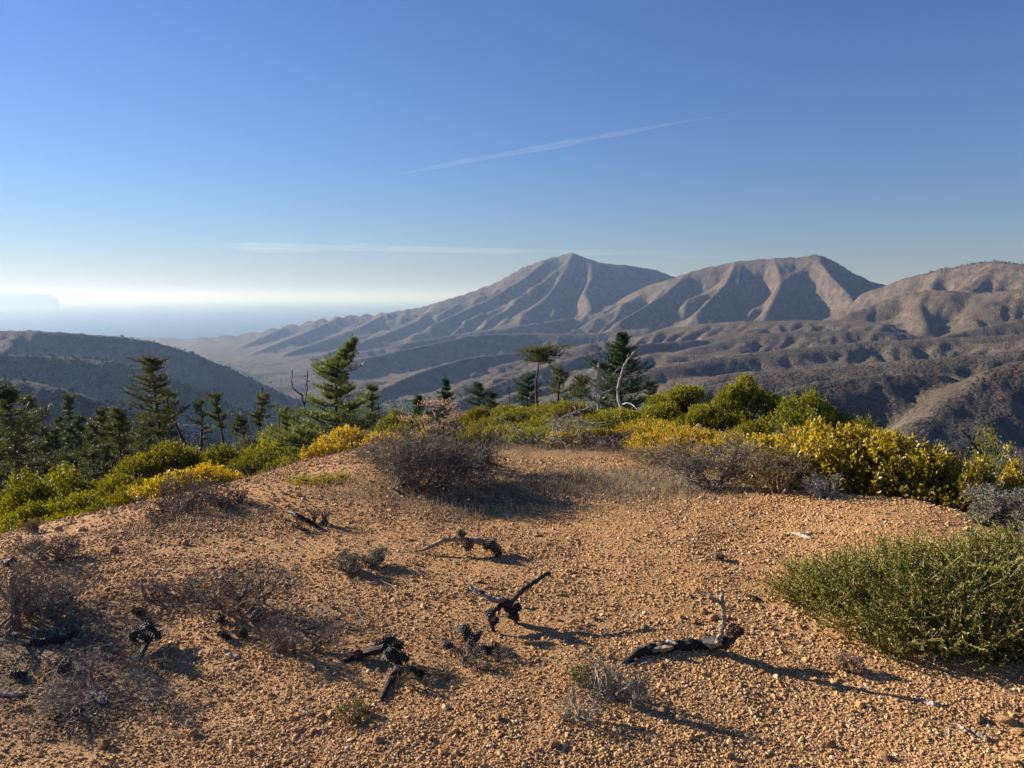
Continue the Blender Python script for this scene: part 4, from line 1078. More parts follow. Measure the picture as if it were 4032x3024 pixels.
S(2640, 1745, 9.3, 150, 'yellow sprig shrub beside the pale grass tuft', 138, 'orange', cover=1.0, tone=0.6, leaf=0.036)
# the belt directly behind the clearing
S(1850, 1690, 11.6, 230, 'olive shrub right behind the big grey twiggy bush', 181, 'olive', cover=1.2, tone=0.45, leaf=0.038)
S(1965, 1682, 12.0, 260, 'golden green shrub behind the little bare tree', 182, 'olive', cover=1.2, tone=0.62, leaf=0.038)
S(2075, 1690, 11.4, 250, 'green shrub left of the pale dead branches', 183, 'green', cover=1.2, tone=0.45, leaf=0.038, nlobe=16, lobk=0.7)
S(2190, 1672, 12.2, 280, 'olive gold shrub right of the pale dead branches', 184, 'olive', cover=1.2, tone=0.6, leaf=0.038)
S(2345, 1690, 11.8, 280, 'mixed green shrub behind the dark mossy shrub', 185, 'green', cover=1.2, tone=0.5, leaf=0.038, nlobe=16, lobk=0.7)
S(2480, 1672, 11.6, 260, 'golden olive shrub behind the straw tussock', 186, 'orange', cover=1.1, tone=0.4, leaf=0.038)
S(2620, 1660, 11.8, 280, 'yellow green shrub left of the golden yellow one', 187, 'yellow', cover=1.1, tone=0.5, leaf=0.038)
S(3020, 1640, 12.5, 320, 'olive shrub between the green thicket and the yellow bank', 188, 'olive', cover=1.2, tone=0.5)
S(3400, 1640, 11.5, 300, 'dull green shrub behind the middle of the yellow bank', 189, 'green', cover=1.1, tone=0.35)
S(3880, 1800, 7.7, 260, 'olive yellow shrub continuing the bank to the right', 190, 'yellow', cover=1.2, tone=0.42, **ov)
S(4030, 1850, 7.2, 220, 'green gold shrub on the right rim above the silvery bush', 191, 'yellow', cover=1.2, tone=0.5, **ov)
# left slope
S(650, 1738, 15.5, 420, 'rounded olive shrub like a green cushion on the left slope', 141, 'olive', cover=1.5, tone=0.42, nlobe=20, lobk=0.7)
S(850, 1752, 15, 300, 'dark olive shrub right of the rounded cushion shrub', 142, 'olive', cover=1.3, tone=0.3)
S(960, 1715, 19, 260, 'grey green leafy shrub on the left slope', 143, 'greygreen', cover=1.2, tone=0.4)
S(1060, 1690, 20, 240, 'pale tipped green shrub left of the low young pine', 144, 'green', cover=1.2, tone=0.5)
S(1010, 1770, 13, 300, 'dark mixed shrub below the pale tipped shrub', 145, 'olive', cover=1.2, tone=0.22)
S(1120, 1800, 11, 200, 'small green shrub under the mound edge', 146, 'olive', cover=1.2, tone=0.45)
S(430, 1875, 12, 300, 'olive shrub below the cushion shrub', 147, 'olive', cover=1.3, tone=0.38)
S(220, 1830, 15, 300, 'dull green shrub around the charred stump', 148, 'green', cover=1.2, tone=0.42)
S(60, 1850, 14, 300, 'shaded green shrub at the left edge below the shaggy pine', 149, 'green', cover=1.2, tone=0.3)
S(290, 1942, 10, 330, 'leafy green manzanita above the left gravel edge', 150, 'green', cover=1.4, tone=0.42, leaf=0.036, nlobe=18, lobk=0.65)
S(90, 1975, 10, 330, 'leafy green manzanita in the lower left corner of the slope', 151, 'green', cover=1.4, tone=0.38, leaf=0.036, nlobe=18, lobk=0.65)
S(470, 1915, 9.6, 260, 'olive green manzanita hugging the left gravel edge', 152, 'olive', cover=1.3, tone=0.5, leaf=0.036)
S(220, 2030, 8.6, 260, 'low olive green shrub at the left rim of the gravel', 153, 'olive', cover=1.3, tone=0.5, leaf=0.034)
S(30, 2060, 8.3, 200, 'low green shrub where the left rim leaves the view', 154, 'olive', cover=1.3, tone=0.4, leaf=0.034)
# right rim
S(3900, 1670, 12, 300, 'fresh green feathery shrub behind the right rim', 161, 'green', cover=1.0, tone=0.55, ratio=0.25)
S(3720, 1740, 11, 260, 'grey green scrub between the yellow bank and the feathery shrub', 162, 'greygreen', cover=1.0, tone=0.35)
S(3990, 1740, 10.5, 220, 'grey leaved scrub under the feathery shrub', 163, 'greygreen', cover=1.0, tone=0.5)
S(3100, 1690, 10.5, 330, 'grey green twiggy shrub behind the yellow bank', 164, 'greygreen', cover=0.9, tone=0.5)
S(1260, 2010, 6.9, 300, 'low moss green ground shrub on the gravel behind the dead branch', 165, 'olive', cover=1.0, tone=0.7, leaf=0.018, minh=0.06, depth=0.5)

# low growth that carpets the slopes between
rg = np.random.default_rng(5)
cm = []
for s in range(6):
    mt = ['olive', 'green', 'olive', 'greygreen', 'green', 'brownleaf'][s]
    cm.append(shrub_mesh(rg, 1.9, 1.7, 0.95, 0.075, 0.04, mat=mt, cover=1.0, tone=0.42))
REG = [('left slope', -37, -13), ('middle slope', -13, 9), ('right slope', 9, 37)]
KIND = ['olive', 'green', 'dark olive', 'grey green', 'leafy green', 'brown leaved']
for i in range(96):
    reg = REG[(0, 0, 1, 2)[i % 4]]
    ad = rg.uniform(reg[1], reg[2]); a = math.radians(ad); r = rg.uniform(13.5, 48)
    if -9 < ad < 9 and r < 15: continue
    x, y = r * math.sin(a), r * math.cos(a)
    k = rg.integers(0, 6)
    o = empty('scrub_bush', np.array([x, y, gz(x, y) - 0.08]), rg.uniform(0, 6), rg.uniform(0.6, 1.25) * (0.75 if r < 20 else 1.0))
    tag(o, 'low %s bush in the dense scrub covering the %s' % (KIND[k], reg[0]), 'shrub', '%s bushes of the %s scrub' % (KIND[k], reg[0]))
    f, st = cm[k]
    add('foliage', f, o); add('stems', st, o)

# ================================================================== GRAVEL (stuff: tens of thousands of stones)
def stone_mat():
    m, nt, b, out = new_mat('ochre_stones')
    oi = N(nt, 'ShaderNodeObjectInfo'); P = N(nt, 'ShaderNodeTexCoord').outputs['Object']
    c = ramp(nt, oi.outputs['Random'], [(0.0, (0.23, 0.115, 0.045)), (0.25, (0.35, 0.190, 0.074)), (0.55, (0.47, 0.275, 0.112)), (0.85, (0.59, 0.38, 0.170)), (0.96, (0.64, 0.49, 0.31)), (1.0, (0.68, 0.60, 0.49))])
    c = mixc(nt, 0.35, c, ramp(nt, noise(nt, P, 3.0, 4, 0.7), [(0.3, (0.27, 0.150, 0.070)), (0.7, (0.57, 0.375, 0.20))]))
    nt.links.new(c, b.inputs['Base Color']); b.inputs['Roughness'].default_value = 0.9; b.inputs['Specular IOR Level'].default_value = 0.2
    return m
M['stone'] = stone_mat()

rg = np.random.default_rng(21)
def scatter(nn, r0, r1, amax=43.0):
    r = np.sqrt(rg.uniform(r0 * r0, r1 * r1, nn)); a = np.radians(rg.uniform(-amax, amax, nn))
    return r * np.sin(a), r * np.cos(a), r
xs, ys, ss = [], [], []
for nn, r0, r1, sz in ((130000, 1.7, 3.6, 0.0039), (125000, 3.6, 6.0, 0.0050), (70000, 6.0, 9.6, 0.0074), (1800, 1.7, 7.5, 0.0095)):
    x, y, r = scatter(nn, r0, r1)
    s = sz * np.exp(rg.normal(0, 0.38, nn))
    lt = litter(x, y); bare = 0.5 + 0.5 * fbm(x / 0.8, y / 0.8, 3)
    ok = (rg.random(nn) > lt * 0.45) & (rg.random(nn) < np.clip(1.75 * bare - 0.12 + 0.5 * fbm(x / 2.3 + 4, y / 2.3, 2), 0.12, 1))
    xs.append(x[ok]); ys.append(y[ok]); ss.append(s[ok])
xs = np.concatenate(xs); ys = np.concatenate(ys); ss = np.concatenate(ss)
zs = near_h(xs, ys) + ss * rg.uniform(-0.15, 0.45, len(xs))
me = bpy.data.meshes.new('gravel')
me.vertices.add(len(xs)); me.vertices.foreach_set('co', np.stack([xs, ys, zs], 1).astype(np.float32).ravel())
a = me.attributes.new('scl', 'FLOAT_VECTOR', 'POINT')
sv = ss[:, None] * np.stack([rg.uniform(0.75, 1.5, len(xs)), rg.uniform(0.7, 1.1, len(xs)), rg.uniform(0.5, 0.95, len(xs))], 1)
a.data.foreach_set('vector', sv.astype(np.float32).ravel())
a = me.attributes.new('rot', 'FLOAT_VECTOR', 'POINT')
a.data.foreach_set('vector', np.stack([rg.normal(0, 0.35, len(xs)), rg.normal(0, 0.35, len(xs)), rg.uniform(0, 6.283, len(xs))], 1).astype(np.float32).ravel())
a = me.attributes.new('pick', 'INT', 'POINT'); a.data.foreach_set('value', rg.integers(0, 5, len(xs)).astype(np.int32))
me.materials.append(M['stone'])
gravel = tag(add('gravel', me), 'loose ochre gravel covering the bare hilltop', kind='stuff')
ng = bpy.data.node_groups.new('scatter_stones', 'GeometryNodeTree')
ng.interface.new_socket('Geometry', in_out='INPUT', socket_type='NodeSocketGeometry')
ng.interface.new_socket('Geometry', in_out='OUTPUT', socket_type='NodeSocketGeometry')
gi = ng.nodes.new('NodeGroupInput'); go = ng.nodes.new('NodeGroupOutput')
iop = ng.nodes.new('GeometryNodeInstanceOnPoints')
join = ng.nodes.new('GeometryNodeJoinGeometry')
for v in range(5):
    ico = ng.nodes.new('GeometryNodeMeshIcoSphere'); ico.inputs['Subdivisions'].default_value = 1; ico.inputs['Radius'].default_value = 1.0
    nz = ng.nodes.new('FunctionNodeRandomValue'); nz.data_type = 'FLOAT_VECTOR'
    nz.inputs[0].default_value = (-0.34,) * 3; nz.inputs[1].default_value = (0.34,) * 3; nz.inputs['Seed'].default_value = v * 7 + 1
    sp = ng.nodes.new('GeometryNodeSetPosition'); g2 = ng.nodes.new('GeometryNodeGeometryToInstance')
    sm = ng.nodes.new('GeometryNodeSetMaterial'); sm.inputs['Material'].default_value = M['stone']
    sf = ng.nodes.new('GeometryNodeSetShadeSmooth'); sf.inputs['Shade Smooth'].default_value = False
    ng.links.new(ico.outputs['Mesh'], sp.inputs['Geometry']); ng.links.new(nz.outputs[0], sp.inputs['Offset'])
    ng.links.new(sp.outputs[0], sf.inputs[0]); ng.links.new(sf.outputs[0], sm.inputs[0]); ng.links.new(sm.outputs[0], g2.inputs[0]); ng.links.new(g2.outputs[0], join.inputs[0])
def named(nm, ty):
    nn_ = ng.nodes.new('GeometryNodeInputNamedAttribute'); nn_.data_type = ty; nn_.inputs['Name'].default_value = nm; return nn_.outputs['Attribute']
iop.inputs['Pick Instance'].default_value = True
ng.links.new(gi.outputs[0], iop.inputs['Points']); ng.links.new(join.outputs[0], iop.inputs['Instance'])
ng.links.new(named('pick', 'INT'), iop.inputs['Instance Index'])
e2r = ng.nodes.new('FunctionNodeEulerToRotation'); ng.links.new(named('rot', 'FLOAT_VECTOR'), e2r.inputs[0])
ng.links.new(e2r.outputs[0], iop.inputs['Rotation']); ng.links.new(named('scl', 'FLOAT_VECTOR'), iop.inputs['Scale'])
ng.links.new(iop.outputs[0], go.inputs[0])
md = gravel.modifiers.new('stones', 'NODES'); md.node_group = ng


# ================================================================== BARE BUSHES
B = put_bare
B(1640, 1935, 500, 225, 'big grey twiggy bush filling the left of the clearing', 201, 'twig_grey', levels=5, nstem=14, spread=1.05, leafy=1.3, leaf_l=0.016, kids=(2, 4), tone=0.45)
B(1745, 1915, 300, 190, 'brown grey twiggy bush with moss under the buckwheat', 202, 'twig_brown', levels=5, nstem=8, spread=1.0, leafy=1.2, leaf_l=0.016, leafmat='brownleaf')
B(1815, 1893, 190, 165, 'dark crooked stemmed bush between the grey bush and the little bare tree', 203, 'twig_brown', levels=5, nstem=6, r0=0.016, twisty=0.35, tone=0.25)
B(1912, 1893, 250, 215, 'little bare tree with a spreading flat top in the clearing', 204, 'twig_brown', levels=6, nstem=2, r0=0.017, spread=1.15, twisty=0.3, tone=0.3)
B(2150, 1800, 420, 150, 'tangle of pale dead branches behind the little bare tree', 205, 'twig_pale', levels=4, nstem=8, r=11.0, r0=0.014, spread=1.1, twisty=0.4, tone=0.5)
B(2380, 1790, 240, 60, 'low brown twig thicket behind the grass clearing', 206, 'twig_brown', levels=4, nstem=9, r=10.5, spread=1.1)
B(2800, 1925, 330, 175, 'grey twiggy bush against the left end of the yellow bank', 207, 'twig_grey', levels=5, nstem=9, spread=1.0, leafy=0.7, leaf_l=0.015, tone=0.5)
B(3070, 1942, 260, 150, 'grey brown bush with reddish dry leaves before the yellow bank', 208, 'twig_brown', levels=5, nstem=9, spread=1.0, leafy=1.4, leaf_l=0.018, leafmat='brownleaf')
B(3235, 1962, 130, 85, 'small heap of silvery dead twigs at the gravel rim', 209, 'twig_pale', levels=4, nstem=7, spread=1.3, tone=0.7)
B(3690, 1978, 170, 95, 'small silvery bush in front of the dark foot of the bank', 210, 'twig_pale', levels=5, nstem=9, spread=1.1, leafy=0.8, leaf_l=0.012, tone=0.5)
B(3960, 2085, 210, 130, 'silvery grey bush on the right rim of the gravel', 211, 'twig_pale', levels=6, nstem=10, spread=1.0, leafy=0.9, leaf_l=0.013, tone=0.4)
B(4060, 2160, 170, 90, 'grey bush half cut off by the right edge', 212, 'twig_grey', levels=5, nstem=8, spread=1.0, tone=0.4)
B(700, 2005, 270, 110, 'wide brown bare bush on the left rim', 213, 'twig_brown', levels=5, nstem=8, spread=1.1, tone=0.45)
B(915, 1992, 190, 80, 'low dark bare bush right of the wide brown one', 214, 'twig_brown', levels=5, nstem=6, spread=1.2, r0=0.012, tone=0.3)
B(640, 2052, 150, 50, 'flat brown twig patch below the wide brown bush', 215, 'twig_brown', levels=4, nstem=6, spread=1.3)
B(205, 2212, 190, 100, 'small grey bare bush alone on the left gravel', 216, 'twig_grey', levels=5, nstem=6, spread=1.0, tone=0.35)
B(130, 2100, 50, 45, 'small straw coloured tussock on the left rim', 217, 'straw', levels=3, nstem=12, spread=0.7, name='grass_tuft', cat='grass tuft')
B(30, 2490, 300, 250, 'grey bare bush in the left corner with a thick bent stem', 218, 'twig_grey', levels=5, nstem=5, r0=0.016, spread=0.95, tone=0.4)
B(170, 2420, 280, 120, 'low grey twig mat beside the corner bush', 219, 'twig_grey', levels=5, nstem=8, spread=1.2, tone=0.35)
B(940, 2412, 330, 170, 'dark bare bush with fine twigs on the left gravel', 220, 'twig_brown', levels=5, nstem=5, r0=0.010, spread=1.1, tone=0.3, lean=(-0.1, 0))
B(660, 2360, 250, 80, 'thin low brown twigs left of the dark bare bush', 221, 'twig_brown', levels=5, nstem=6, spread=1.2, r0=0.006)
B(1160, 2562, 330, 150, 'brown bare bush fanning up below the dark bare bush', 222, 'twig_brown', levels=5, nstem=5, r0=0.008, spread=1.1, tone=0.45)
B(1425, 2245, 190, 75, 'small grey green twig tuft left of the weathered branch', 223, 'twig_grey', levels=5, nstem=8, spread=1.2, leafy=0.6, leaf_l=0.01, tone=0.5)
B(420, 2745, 420, 110, 'wide mat of broken grey twigs at the lower left', 224, 'twig_grey', levels=5, nstem=9, spread=1.4, r0=0.006, tone=0.55)
B(1890, 2610, 230, 70, 'brown twig litter under the charred cones', 225, 'twig_brown', levels=4, nstem=7, spread=1.4, r0=0.005, tone=0.5)
B(1660, 2690, 200, 60, 'thin dry stems beside the loose grey cone', 226, 'straw', levels=4, nstem=7, spread=1.3, r0=0.004)
B(2470, 2775, 330, 190, 'lichen grey branched twig lying on the right gravel', 227, 'twig_pale', levels=4, nstem=5, r0=0.013, spread=0.9, twisty=0.35, lean=(-0.7, 0.1), leafy=0.7, leaf_l=0.010, tone=0.35)
B(2290, 2840, 200, 120, 'small yellow grey herb tuft below the lichen twig', 228, 'twig_pale', levels=3, nstem=9, spread=1.0, r0=0.004, leafy=0.4, leaf_l=0.010, leafmat='straw', tone=0.6, name='herb_tuft', cat='herb')
B(2290, 2690, 120, 70, 'small green gold herb left of the lichen twig', 229, 'straw', levels=4, nstem=9, spread=0.9, r0=0.003, leafy=0.5, leaf_l=0.010, leafmat='coyote', name='herb_tuft', cat='herb')
B(1390, 2830, 130, 60, 'tiny dry herb on the gravel in the near middle', 230, 'straw', levels=4, nstem=9, spread=1.0, r0=0.003, leafy=0.4, leaf_l=0.009, leafmat='coyote', name='herb_tuft', cat='herb')
B(3330, 2645, 90, 60, 'tiny reddish dry herb in the shadow line of the upright branch', 231, 'twig_brown', levels=4, nstem=8, spread=0.8, r0=0.003, leafy=1.0, leaf_l=0.010, leafmat='flowerhead', name='herb_tuft', cat='herb')
B(2600, 1835, 300, 80, 'pale straw grass tussock at the right of the clearing', 232, 'straw', levels=4, nstem=26, spread=1.0, r0=0.003, name='grass_tuft', cat='grass tuft', tone=0.7)
B(2330, 2462, 90, 26, 'thin dark twig scrap right of the charred forked branch', 233, 'twig_brown', levels=3, nstem=4, spread=1.6, r0=0.006, tone=0.15)
B(1240, 2075, 180, 60, 'dark fallen twig spray by the moss green ground shrub', 234, 'twig_brown', levels=4, nstem=5, spread=1.4, r0=0.010, tone=0.15, lean=(-0.4, 0))
B(3060, 1720, 340, 70, 'grey bare twigs poking out between green thicket and yellow bank', 235, 'twig_grey', levels=5, nstem=10, r=10.2, spread=1.0)
B(3560, 1700, 250, 60, 'pale bare sprays sticking out above the yellow bank', 236, 'twig_pale', levels=4, nstem=8, r=7.9, spread=0.9)
put_snag('black dead branch slanting up behind the right rim', [[(3870, 1800, 12), (3840, 1760, 11), (3810, 1720, 9), (3785, 1692, 7)], [(3812, 1722, 5), (3830, 1705, 4), (3848, 1700, 3)], [(3838, 1758, 5), (3868, 1742, 4), (3890, 1738, 3)]], 10.0, 'charred', 61, name='dead_branch', limb='twig')

# ------------------------------------------------------------------ buckwheat with dried flower heads
def buckwheat():
    rg = np.random.default_rng(71); r = 7.9
    b = spot(1790, r); o = tag(empty('buckwheat', b), 'tall leafy buckwheat with dried pinkish flower heads in the clearing', 'wild buckwheat')
    heads = [(1690, 1598), (1735, 1590), (1768, 1612), (1712, 1640), (1668, 1655), (1756, 1660), (1700, 1690), (1780, 1690), (1850, 1772), (1876, 1790), (1612, 1648), (1800, 1640)]
    for i, (hx, hy) in enumerate(heads):
        top = at(hx, hy, r + rg.uniform(-0.25, 0.25)) - b
        mid = top * [0.55, 0.55, 0.5] + rg.normal(size=3) * 0.03
        st = Geo(); tube(st, [np.array([rg.normal(0, .02), rg.normal(0, .02), -0.03]), mid * [0.7, 0.7, 0.5], mid, (mid + top) / 2 + rg.normal(size=3) * 0.02, top], [0.012, 0.010, 0.008, 0.006, 0.004], 5, 0.5, 0.05, rg)
        so = add('stem', st.mesh('stem', M['twig_pale']), o); lf, hd = Geo(), Geo()
        m = 22
        f = rg.uniform(0.45, 0.92, (m, 1)); P = mid * (1 - f) + top * f + rg.normal(size=(m, 3)) * 0.025
        oval_leaves(lf, P, unit(rg.normal(size=(m, 3)) + [0, 0, -0.1]), rg.normal(size=(m, 3)), 0.075 * rg.uniform(0.6, 1.1, m), 0.035, np.clip(rg.normal(0.35, 0.2, m), 0, 1))
        m = 150
        d = rg.normal(size=(m, 3)) * [0.045, 0.045, 0.014]; d[:, 2] += 0.02
        for cl in range(3): d[cl::3] += rg.normal(size=3) * [0.035, 0.035, 0.012]
        leaves(hd, top + d, unit(rg.normal(size=(m, 3)) + [0, 0, 0.6]), rg.normal(size=(m, 3)), 0.018, 0.014, np.clip(rg.normal(0.5, 0.25, m), 0, 1))
        add('leaves', lf.mesh('leaves', M['greygreen']), so); add('flower_head', hd.mesh('flower_head', M['flowerhead']), so)
buckwheat()

# ------------------------------------------------------------------ dense low green brush, right foreground
def green_brush():
    rg = np.random.default_rng(81)
    c, _ = hit(3800, 2435)
    o = tag(empty('coyote_brush', c), 'dense low green brush of bristling leafy stems on the right gravel', 'green shrub')
    lobes = [(0, 0, 0.80, 0.52, 0.33, 1.0), (-0.52, 0.34, 0.34, 0.24, 0.16, 0.22), (-0.28, 0.28, 0.56, 0.34, 0.25, 0.38), (0.45, 0.08, 0.62, 0.46, 0.35, 0.6), (-0.25, -0.26, 0.42, 0.28, 0.19, 0.26), (0.28, -0.32, 0.52, 0.28, 0.23, 0.36)]
    wsum = sum(l[5] for l in lobes)
    P0, P1, R0, R1, C, LP, LD, LC = [], [], [], [], [], [], [], []
    for (cx, cy, sx, sy, hh, wt) in lobes:
        for i in range(int(3000 * wt / wsum)):
            a = rg.uniform(0, 6.283); q = math.sqrt(rg.random())
            ux, uy = math.cos(a) * q, math.sin(a) * q
            tip = np.array([cx + ux * sx, cy + uy * sy, hh * math.sqrt(max(0.0, 1 - q * q)) * rg.uniform(0.6, 1.0) + 0.02 + 0.05 * rg.random() ** 3])
            out = unit(np.array([ux * 0.9, uy * 0.9, 0.55 + 0.3 * rg.random()]) + rg.normal(size=3) * 0.28)
            L = rg.uniform(0.16, 0.32); tip = tip + out * 0.06 * rg.random() ** 2; base = tip - out * L
            gzb = 0.0
            base[2] = max(base[2], 0.005)
            side = rg.normal(size=3) * 0.02
            mid = (base + tip) / 2 + side + np.array([0, 0, -0.015])
            t_ = rg.normal(0.5, 0.12)
            for s, e in ((base, mid), (mid, tip)):
                P0.append(s); P1.append(e); R0.append(0.0027); R1.append(0.0017); C.append(t_ + 0.12)
            m = 24
            f = rg.uniform(0.15, 1.05, m)
            p = np.where(f[:, None] < 0.5, base + (mid - base) * (f * 2)[:, None], mid + (tip - mid) * (f * 2 - 1)[:, None])
            LP.append(p); LD.append(unit(out * 0.7 + rg.normal(size=(m, 3)) * 0.6)); LC.append(t_ + rg.normal(0, 0.14, m) + 0.45 * (f - 0.5))
    P0 = np.array(P0); P1 = np.array(P1)
    # settle onto the real ground
    def settle(P): 
        P = P.copy(); P[:, 2] += near_h(P[:, 0] + c[0], P[:, 1] + c[1]) - c[2]; return P
    g = Geo(); sticks(g, settle(P0), settle(P1), np.array(R0), np.array(R1), np.clip(C, 0, 1))
    add('stems', g.mesh('stems', M['coyote']), o)
    LP = settle(np.concatenate(LP)); LD = np.concatenate(LD); LC = np.concatenate(LC); m = len(LP)
    g = Geo(); leaves(g, LP, LD, rg.normal(size=(m, 3)), 0.015 * rg.uniform(0.7, 1.3, m), 0.0062, np.clip(LC, 0, 1))
    add('foliage', g.mesh('foliage', M['coyote']), o)
    TRIS[0] += m * 2
green_brush()

# ================================================================== DEAD WOOD, CONES AND STONES
def cone_mesh(seed, mat, n=64, open_=0.55):
    rg = np.random.default_rng(seed); g = Geo()
    th = np.linspace(-1, 1, 9)
    core = np.stack([0 * th, 0 * th, th * 0.9], 1); tube(g, core, 0.42 * np.sqrt(np.maximum(0.02, 1 - (th * 0.95) ** 2)), 7, 0.25)
    for i in range(n):
        t = (i + 0.5) / n; z = -0.85 + 1.75 * t; a = i * 2.39996
        R_ = 0.30 * math.sqrt(max(0.03, 1 - (z * 0.98) ** 2)); out = np.array([math.cos(a), math.sin(a), 0]); sd_ = np.array([-math.sin(a), math.cos(a), 0])
        ln = (0.50 - 0.22 * t) * rg.uniform(0.85, 1.15); w = 0.17 * (1 - 0.5 * abs(z)) * rg.uniform(0.85, 1.15)
        d = unit(out * (open_ + 0.5 * (1 - t)) + np.array([0, 0, 0.55 * (t + 0.25)]))
        nrm = np.cross(sd_, d)
        p = out * R_ + np.array([0, 0, z]); e = p + d * ln
        V = [p - sd_ * w * 0.5, p + sd_ * w * 0.5, e + sd_ * w, e - sd_ * w, e + d * 0.06 + nrm * 0.0, e + nrm * 0.08, p + nrm * 0.05]
        T = [(0, 1, 2), (0, 2, 3), (3, 2, 4), (2, 5, 4), (5, 3, 4), (1, 6, 5), (1, 5, 2), (6, 0, 3), (6, 3, 5)]
        g.put(V, T, None, np.clip(np.array([0.1, 0.1, 0.55, 0.55, 0.95, 0.6, 0.1]) + rg.normal(0, 0.12), 0, 1))
    me = g.mesh('pine_cone', M[mat]); return me
CONES = {'char': [cone_mesh(s, 'cone_char') for s in (1, 2)], 'brown': [cone_mesh(s, 'cone_brown') for s in (3, 4)]}
def place_cone(pos, size, kind, rg, parent=None, origin=None):
    o = bpy.data.objects.new('pine_cone', CONES[kind][int(rg.integers(0, 2))]); col.objects.link(o)
    if parent is not None: o.parent = parent; o.location = pos - origin
    else: o.location = pos
    o.scale = (size * 0.55,) * 3; o.rotation_euler = (rg.uniform(0.6, 2.4), rg.uniform(-0.8, 0.8), rg.uniform(0, 6.28))
    return o

def put_wood(label, anchor, parts, cones=(), seed=0, name='fallen_branch', cat='dead branch'):
    """anchor: photo pixel where it rests; parts: (part name, material, [(x, y, thickness px, how much farther than the anchor; None = lying on the ground)])"""
    rg = np.random.default_rng(seed)
    b, r = hit(*anchor)
    o = tag(empty(name, b), label, cat); host = None
    for pn, mat, p in parts:
        pts, rad = [], []
        for q in p:
            if q[3] is None:
                w, rq = hit(q[0], q[1]); th = q[2] * rq / FPX / 2; w = w + np.array([0, 0, th * 0.7])
            else:
                rq = r + q[3]; th = q[2] * rq / FPX / 2; w = at(q[0], q[1], rq)
                g0 = gz(w[0], w[1]); w[2] = max(w[2], g0 + th * 0.5)
            pts.append(w - b); rad.append(th)
        pts = np.array(pts); rad = np.array(rad)
        k = np.arange(len(pts)); u = np.linspace(0, len(pts) - 1, (len(pts) - 1) * 5 + 1)
        P = np.stack([np.interp(u, k, pts[:, c]) for c in range(3)], 1); R_ = np.interp(u, k, rad)
        for _ in range(2): P[1:-1] = (P[:-2] + 2 * P[1:-1] + P[2:]) / 4
        P[1:-1] += rg.normal(size=P[1:-1].shape) * R_[1:-1, None] * 0.16
        R_ = R_ * (1 + 0.13 * rg.normal(size=len(R_))); R_[0] *= 0.7; R_[-1] *= 0.6
        g = Geo(); tube(g, P, R_, 9, 0.5, 0.10, rg)
        sub = pn in ('twig', 'splinter', 'strip', 'chip') and host is not None
        q_ = add(pn, g.mesh(pn, M[mat], smooth=False), host if sub else o)
        if not sub: host = q_
    for (x, y, s, dr, kind) in cones:
        w = at(x, y, r + dr); sz = s * r / FPX
        g0 = gz(w[0], w[1]); w[2] = max(w[2], g0 + sz * 0.28)
        place_cone(w, sz, kind, rg, o, b)
    return o
put_wood('weathered curved branch with grey brown pine cones on the open gravel', (1850, 2182), [
    ('branch', 'driftwood', [(1648, 2168, 12, 0), (1695, 2154, 17, 0), (1745, 2128, 19, 0), (1800, 2122, 24, 0), (1850, 2132, 26, 0), (1920, 2128, 24, 0), (1968, 2148, 14, 0)]),
    ('twig', 'driftwood', [(1740, 2132, 8, 0), (1752, 2122, 6, 0), (1750, 2112, 3, 0)]), ('twig', 'driftwood', [(1780, 2140, 9, 0), (1784, 2160, 7, -.02)])],
    [(1815, 2102, 46, 0, 'brown'), (1842, 2142, 56, -.05, 'brown'), (1925, 2146, 50, -.04, 'brown'), (1955, 2168, 56, -.06, 'brown')], 301)
put_wood('charred forked branch with a black stick pointing up and a bleached limb', (2000, 2455), [
    ('branch', 'charred', [(1972, 2372, 28, 0), (2000, 2392, 46, 0), (2025, 2420, 48, 0), (2036, 2446, 30, 0)]),
    ('limb', 'charred', [(2008, 2378, 22, 0), (2040, 2340, 20, .05), (2090, 2300, 18, .1), (2140, 2268, 16, .15), (2167, 2253, 14, .18)]),
    ('limb', 'bleached', [(1985, 2368, 24, 0), (1940, 2362, 20, 0), (1905, 2345, 17, .02), (1872, 2328, 17, .04), (1844, 2300, 12, .06)]),
    ('limb', 'charred', [(1985, 2380, 24, 0), (1945, 2400, 26, -.03), (1928, 2440, 28, -.08), (1948, 2502, 14, None)])],
    [(2002, 2372, 46, -.04, 'char'), (1932, 2412, 50, -.1, 'char'), (1945, 2444, 44, -.14, 'char'), (2036, 2392, 44, -.04, 'char'), (1895, 2330, 30, 0, 'char')], 302)
put_wood('black burnt branch crusted with grey cones, bent like a hook', (1560, 2640), [
    ('branch', 'charred', [(1352, 2616, 14, None), (1420, 2590, 26, None), (1500, 2548, 32, .05), (1560, 2570, 36, .04), (1572, 2640, 32, 0), (1540, 2700, 30, -.1), (1502, 2762, 22, None)]),
    ('twig', 'bleached', [(1490, 2590, 12, None), (1510, 2608, 10, None)]), ('twig', 'bleached', [(1528, 2625, 10, None), (1542, 2640, 8, None)])],
    [(1530, 2522, 66, .1, 'char'), (1566, 2540, 60, .06, 'char'), (1535, 2582, 62, -.02, 'char'), (1412, 2582, 56, .1, 'char'), (1590, 2588, 54, 0, 'char'), (1490, 2545, 50, .1, 'char')], 303)
put_wood('burnt stick with a clump of charred cones in the middle', (1850, 2580), [
    ('branch', 'charred', [(1797, 2468, 12, .15), (1838, 2498, 28, .1), (1856, 2540, 28, .04), (1838, 2596, 16, None)]),
    ('twig', 'charred', [(1856, 2530, 14, .04), (1900, 2556, 16, 0), (1940, 2580, 12, None)])],
    [(1838, 2492, 66, .08, 'char'), (1862, 2520, 54, .04, 'char'), (1915, 2558, 52, 0, 'char'), (1950, 2556, 46, .02, 'char'), (1880, 2500, 46, .1, 'char')], 304)
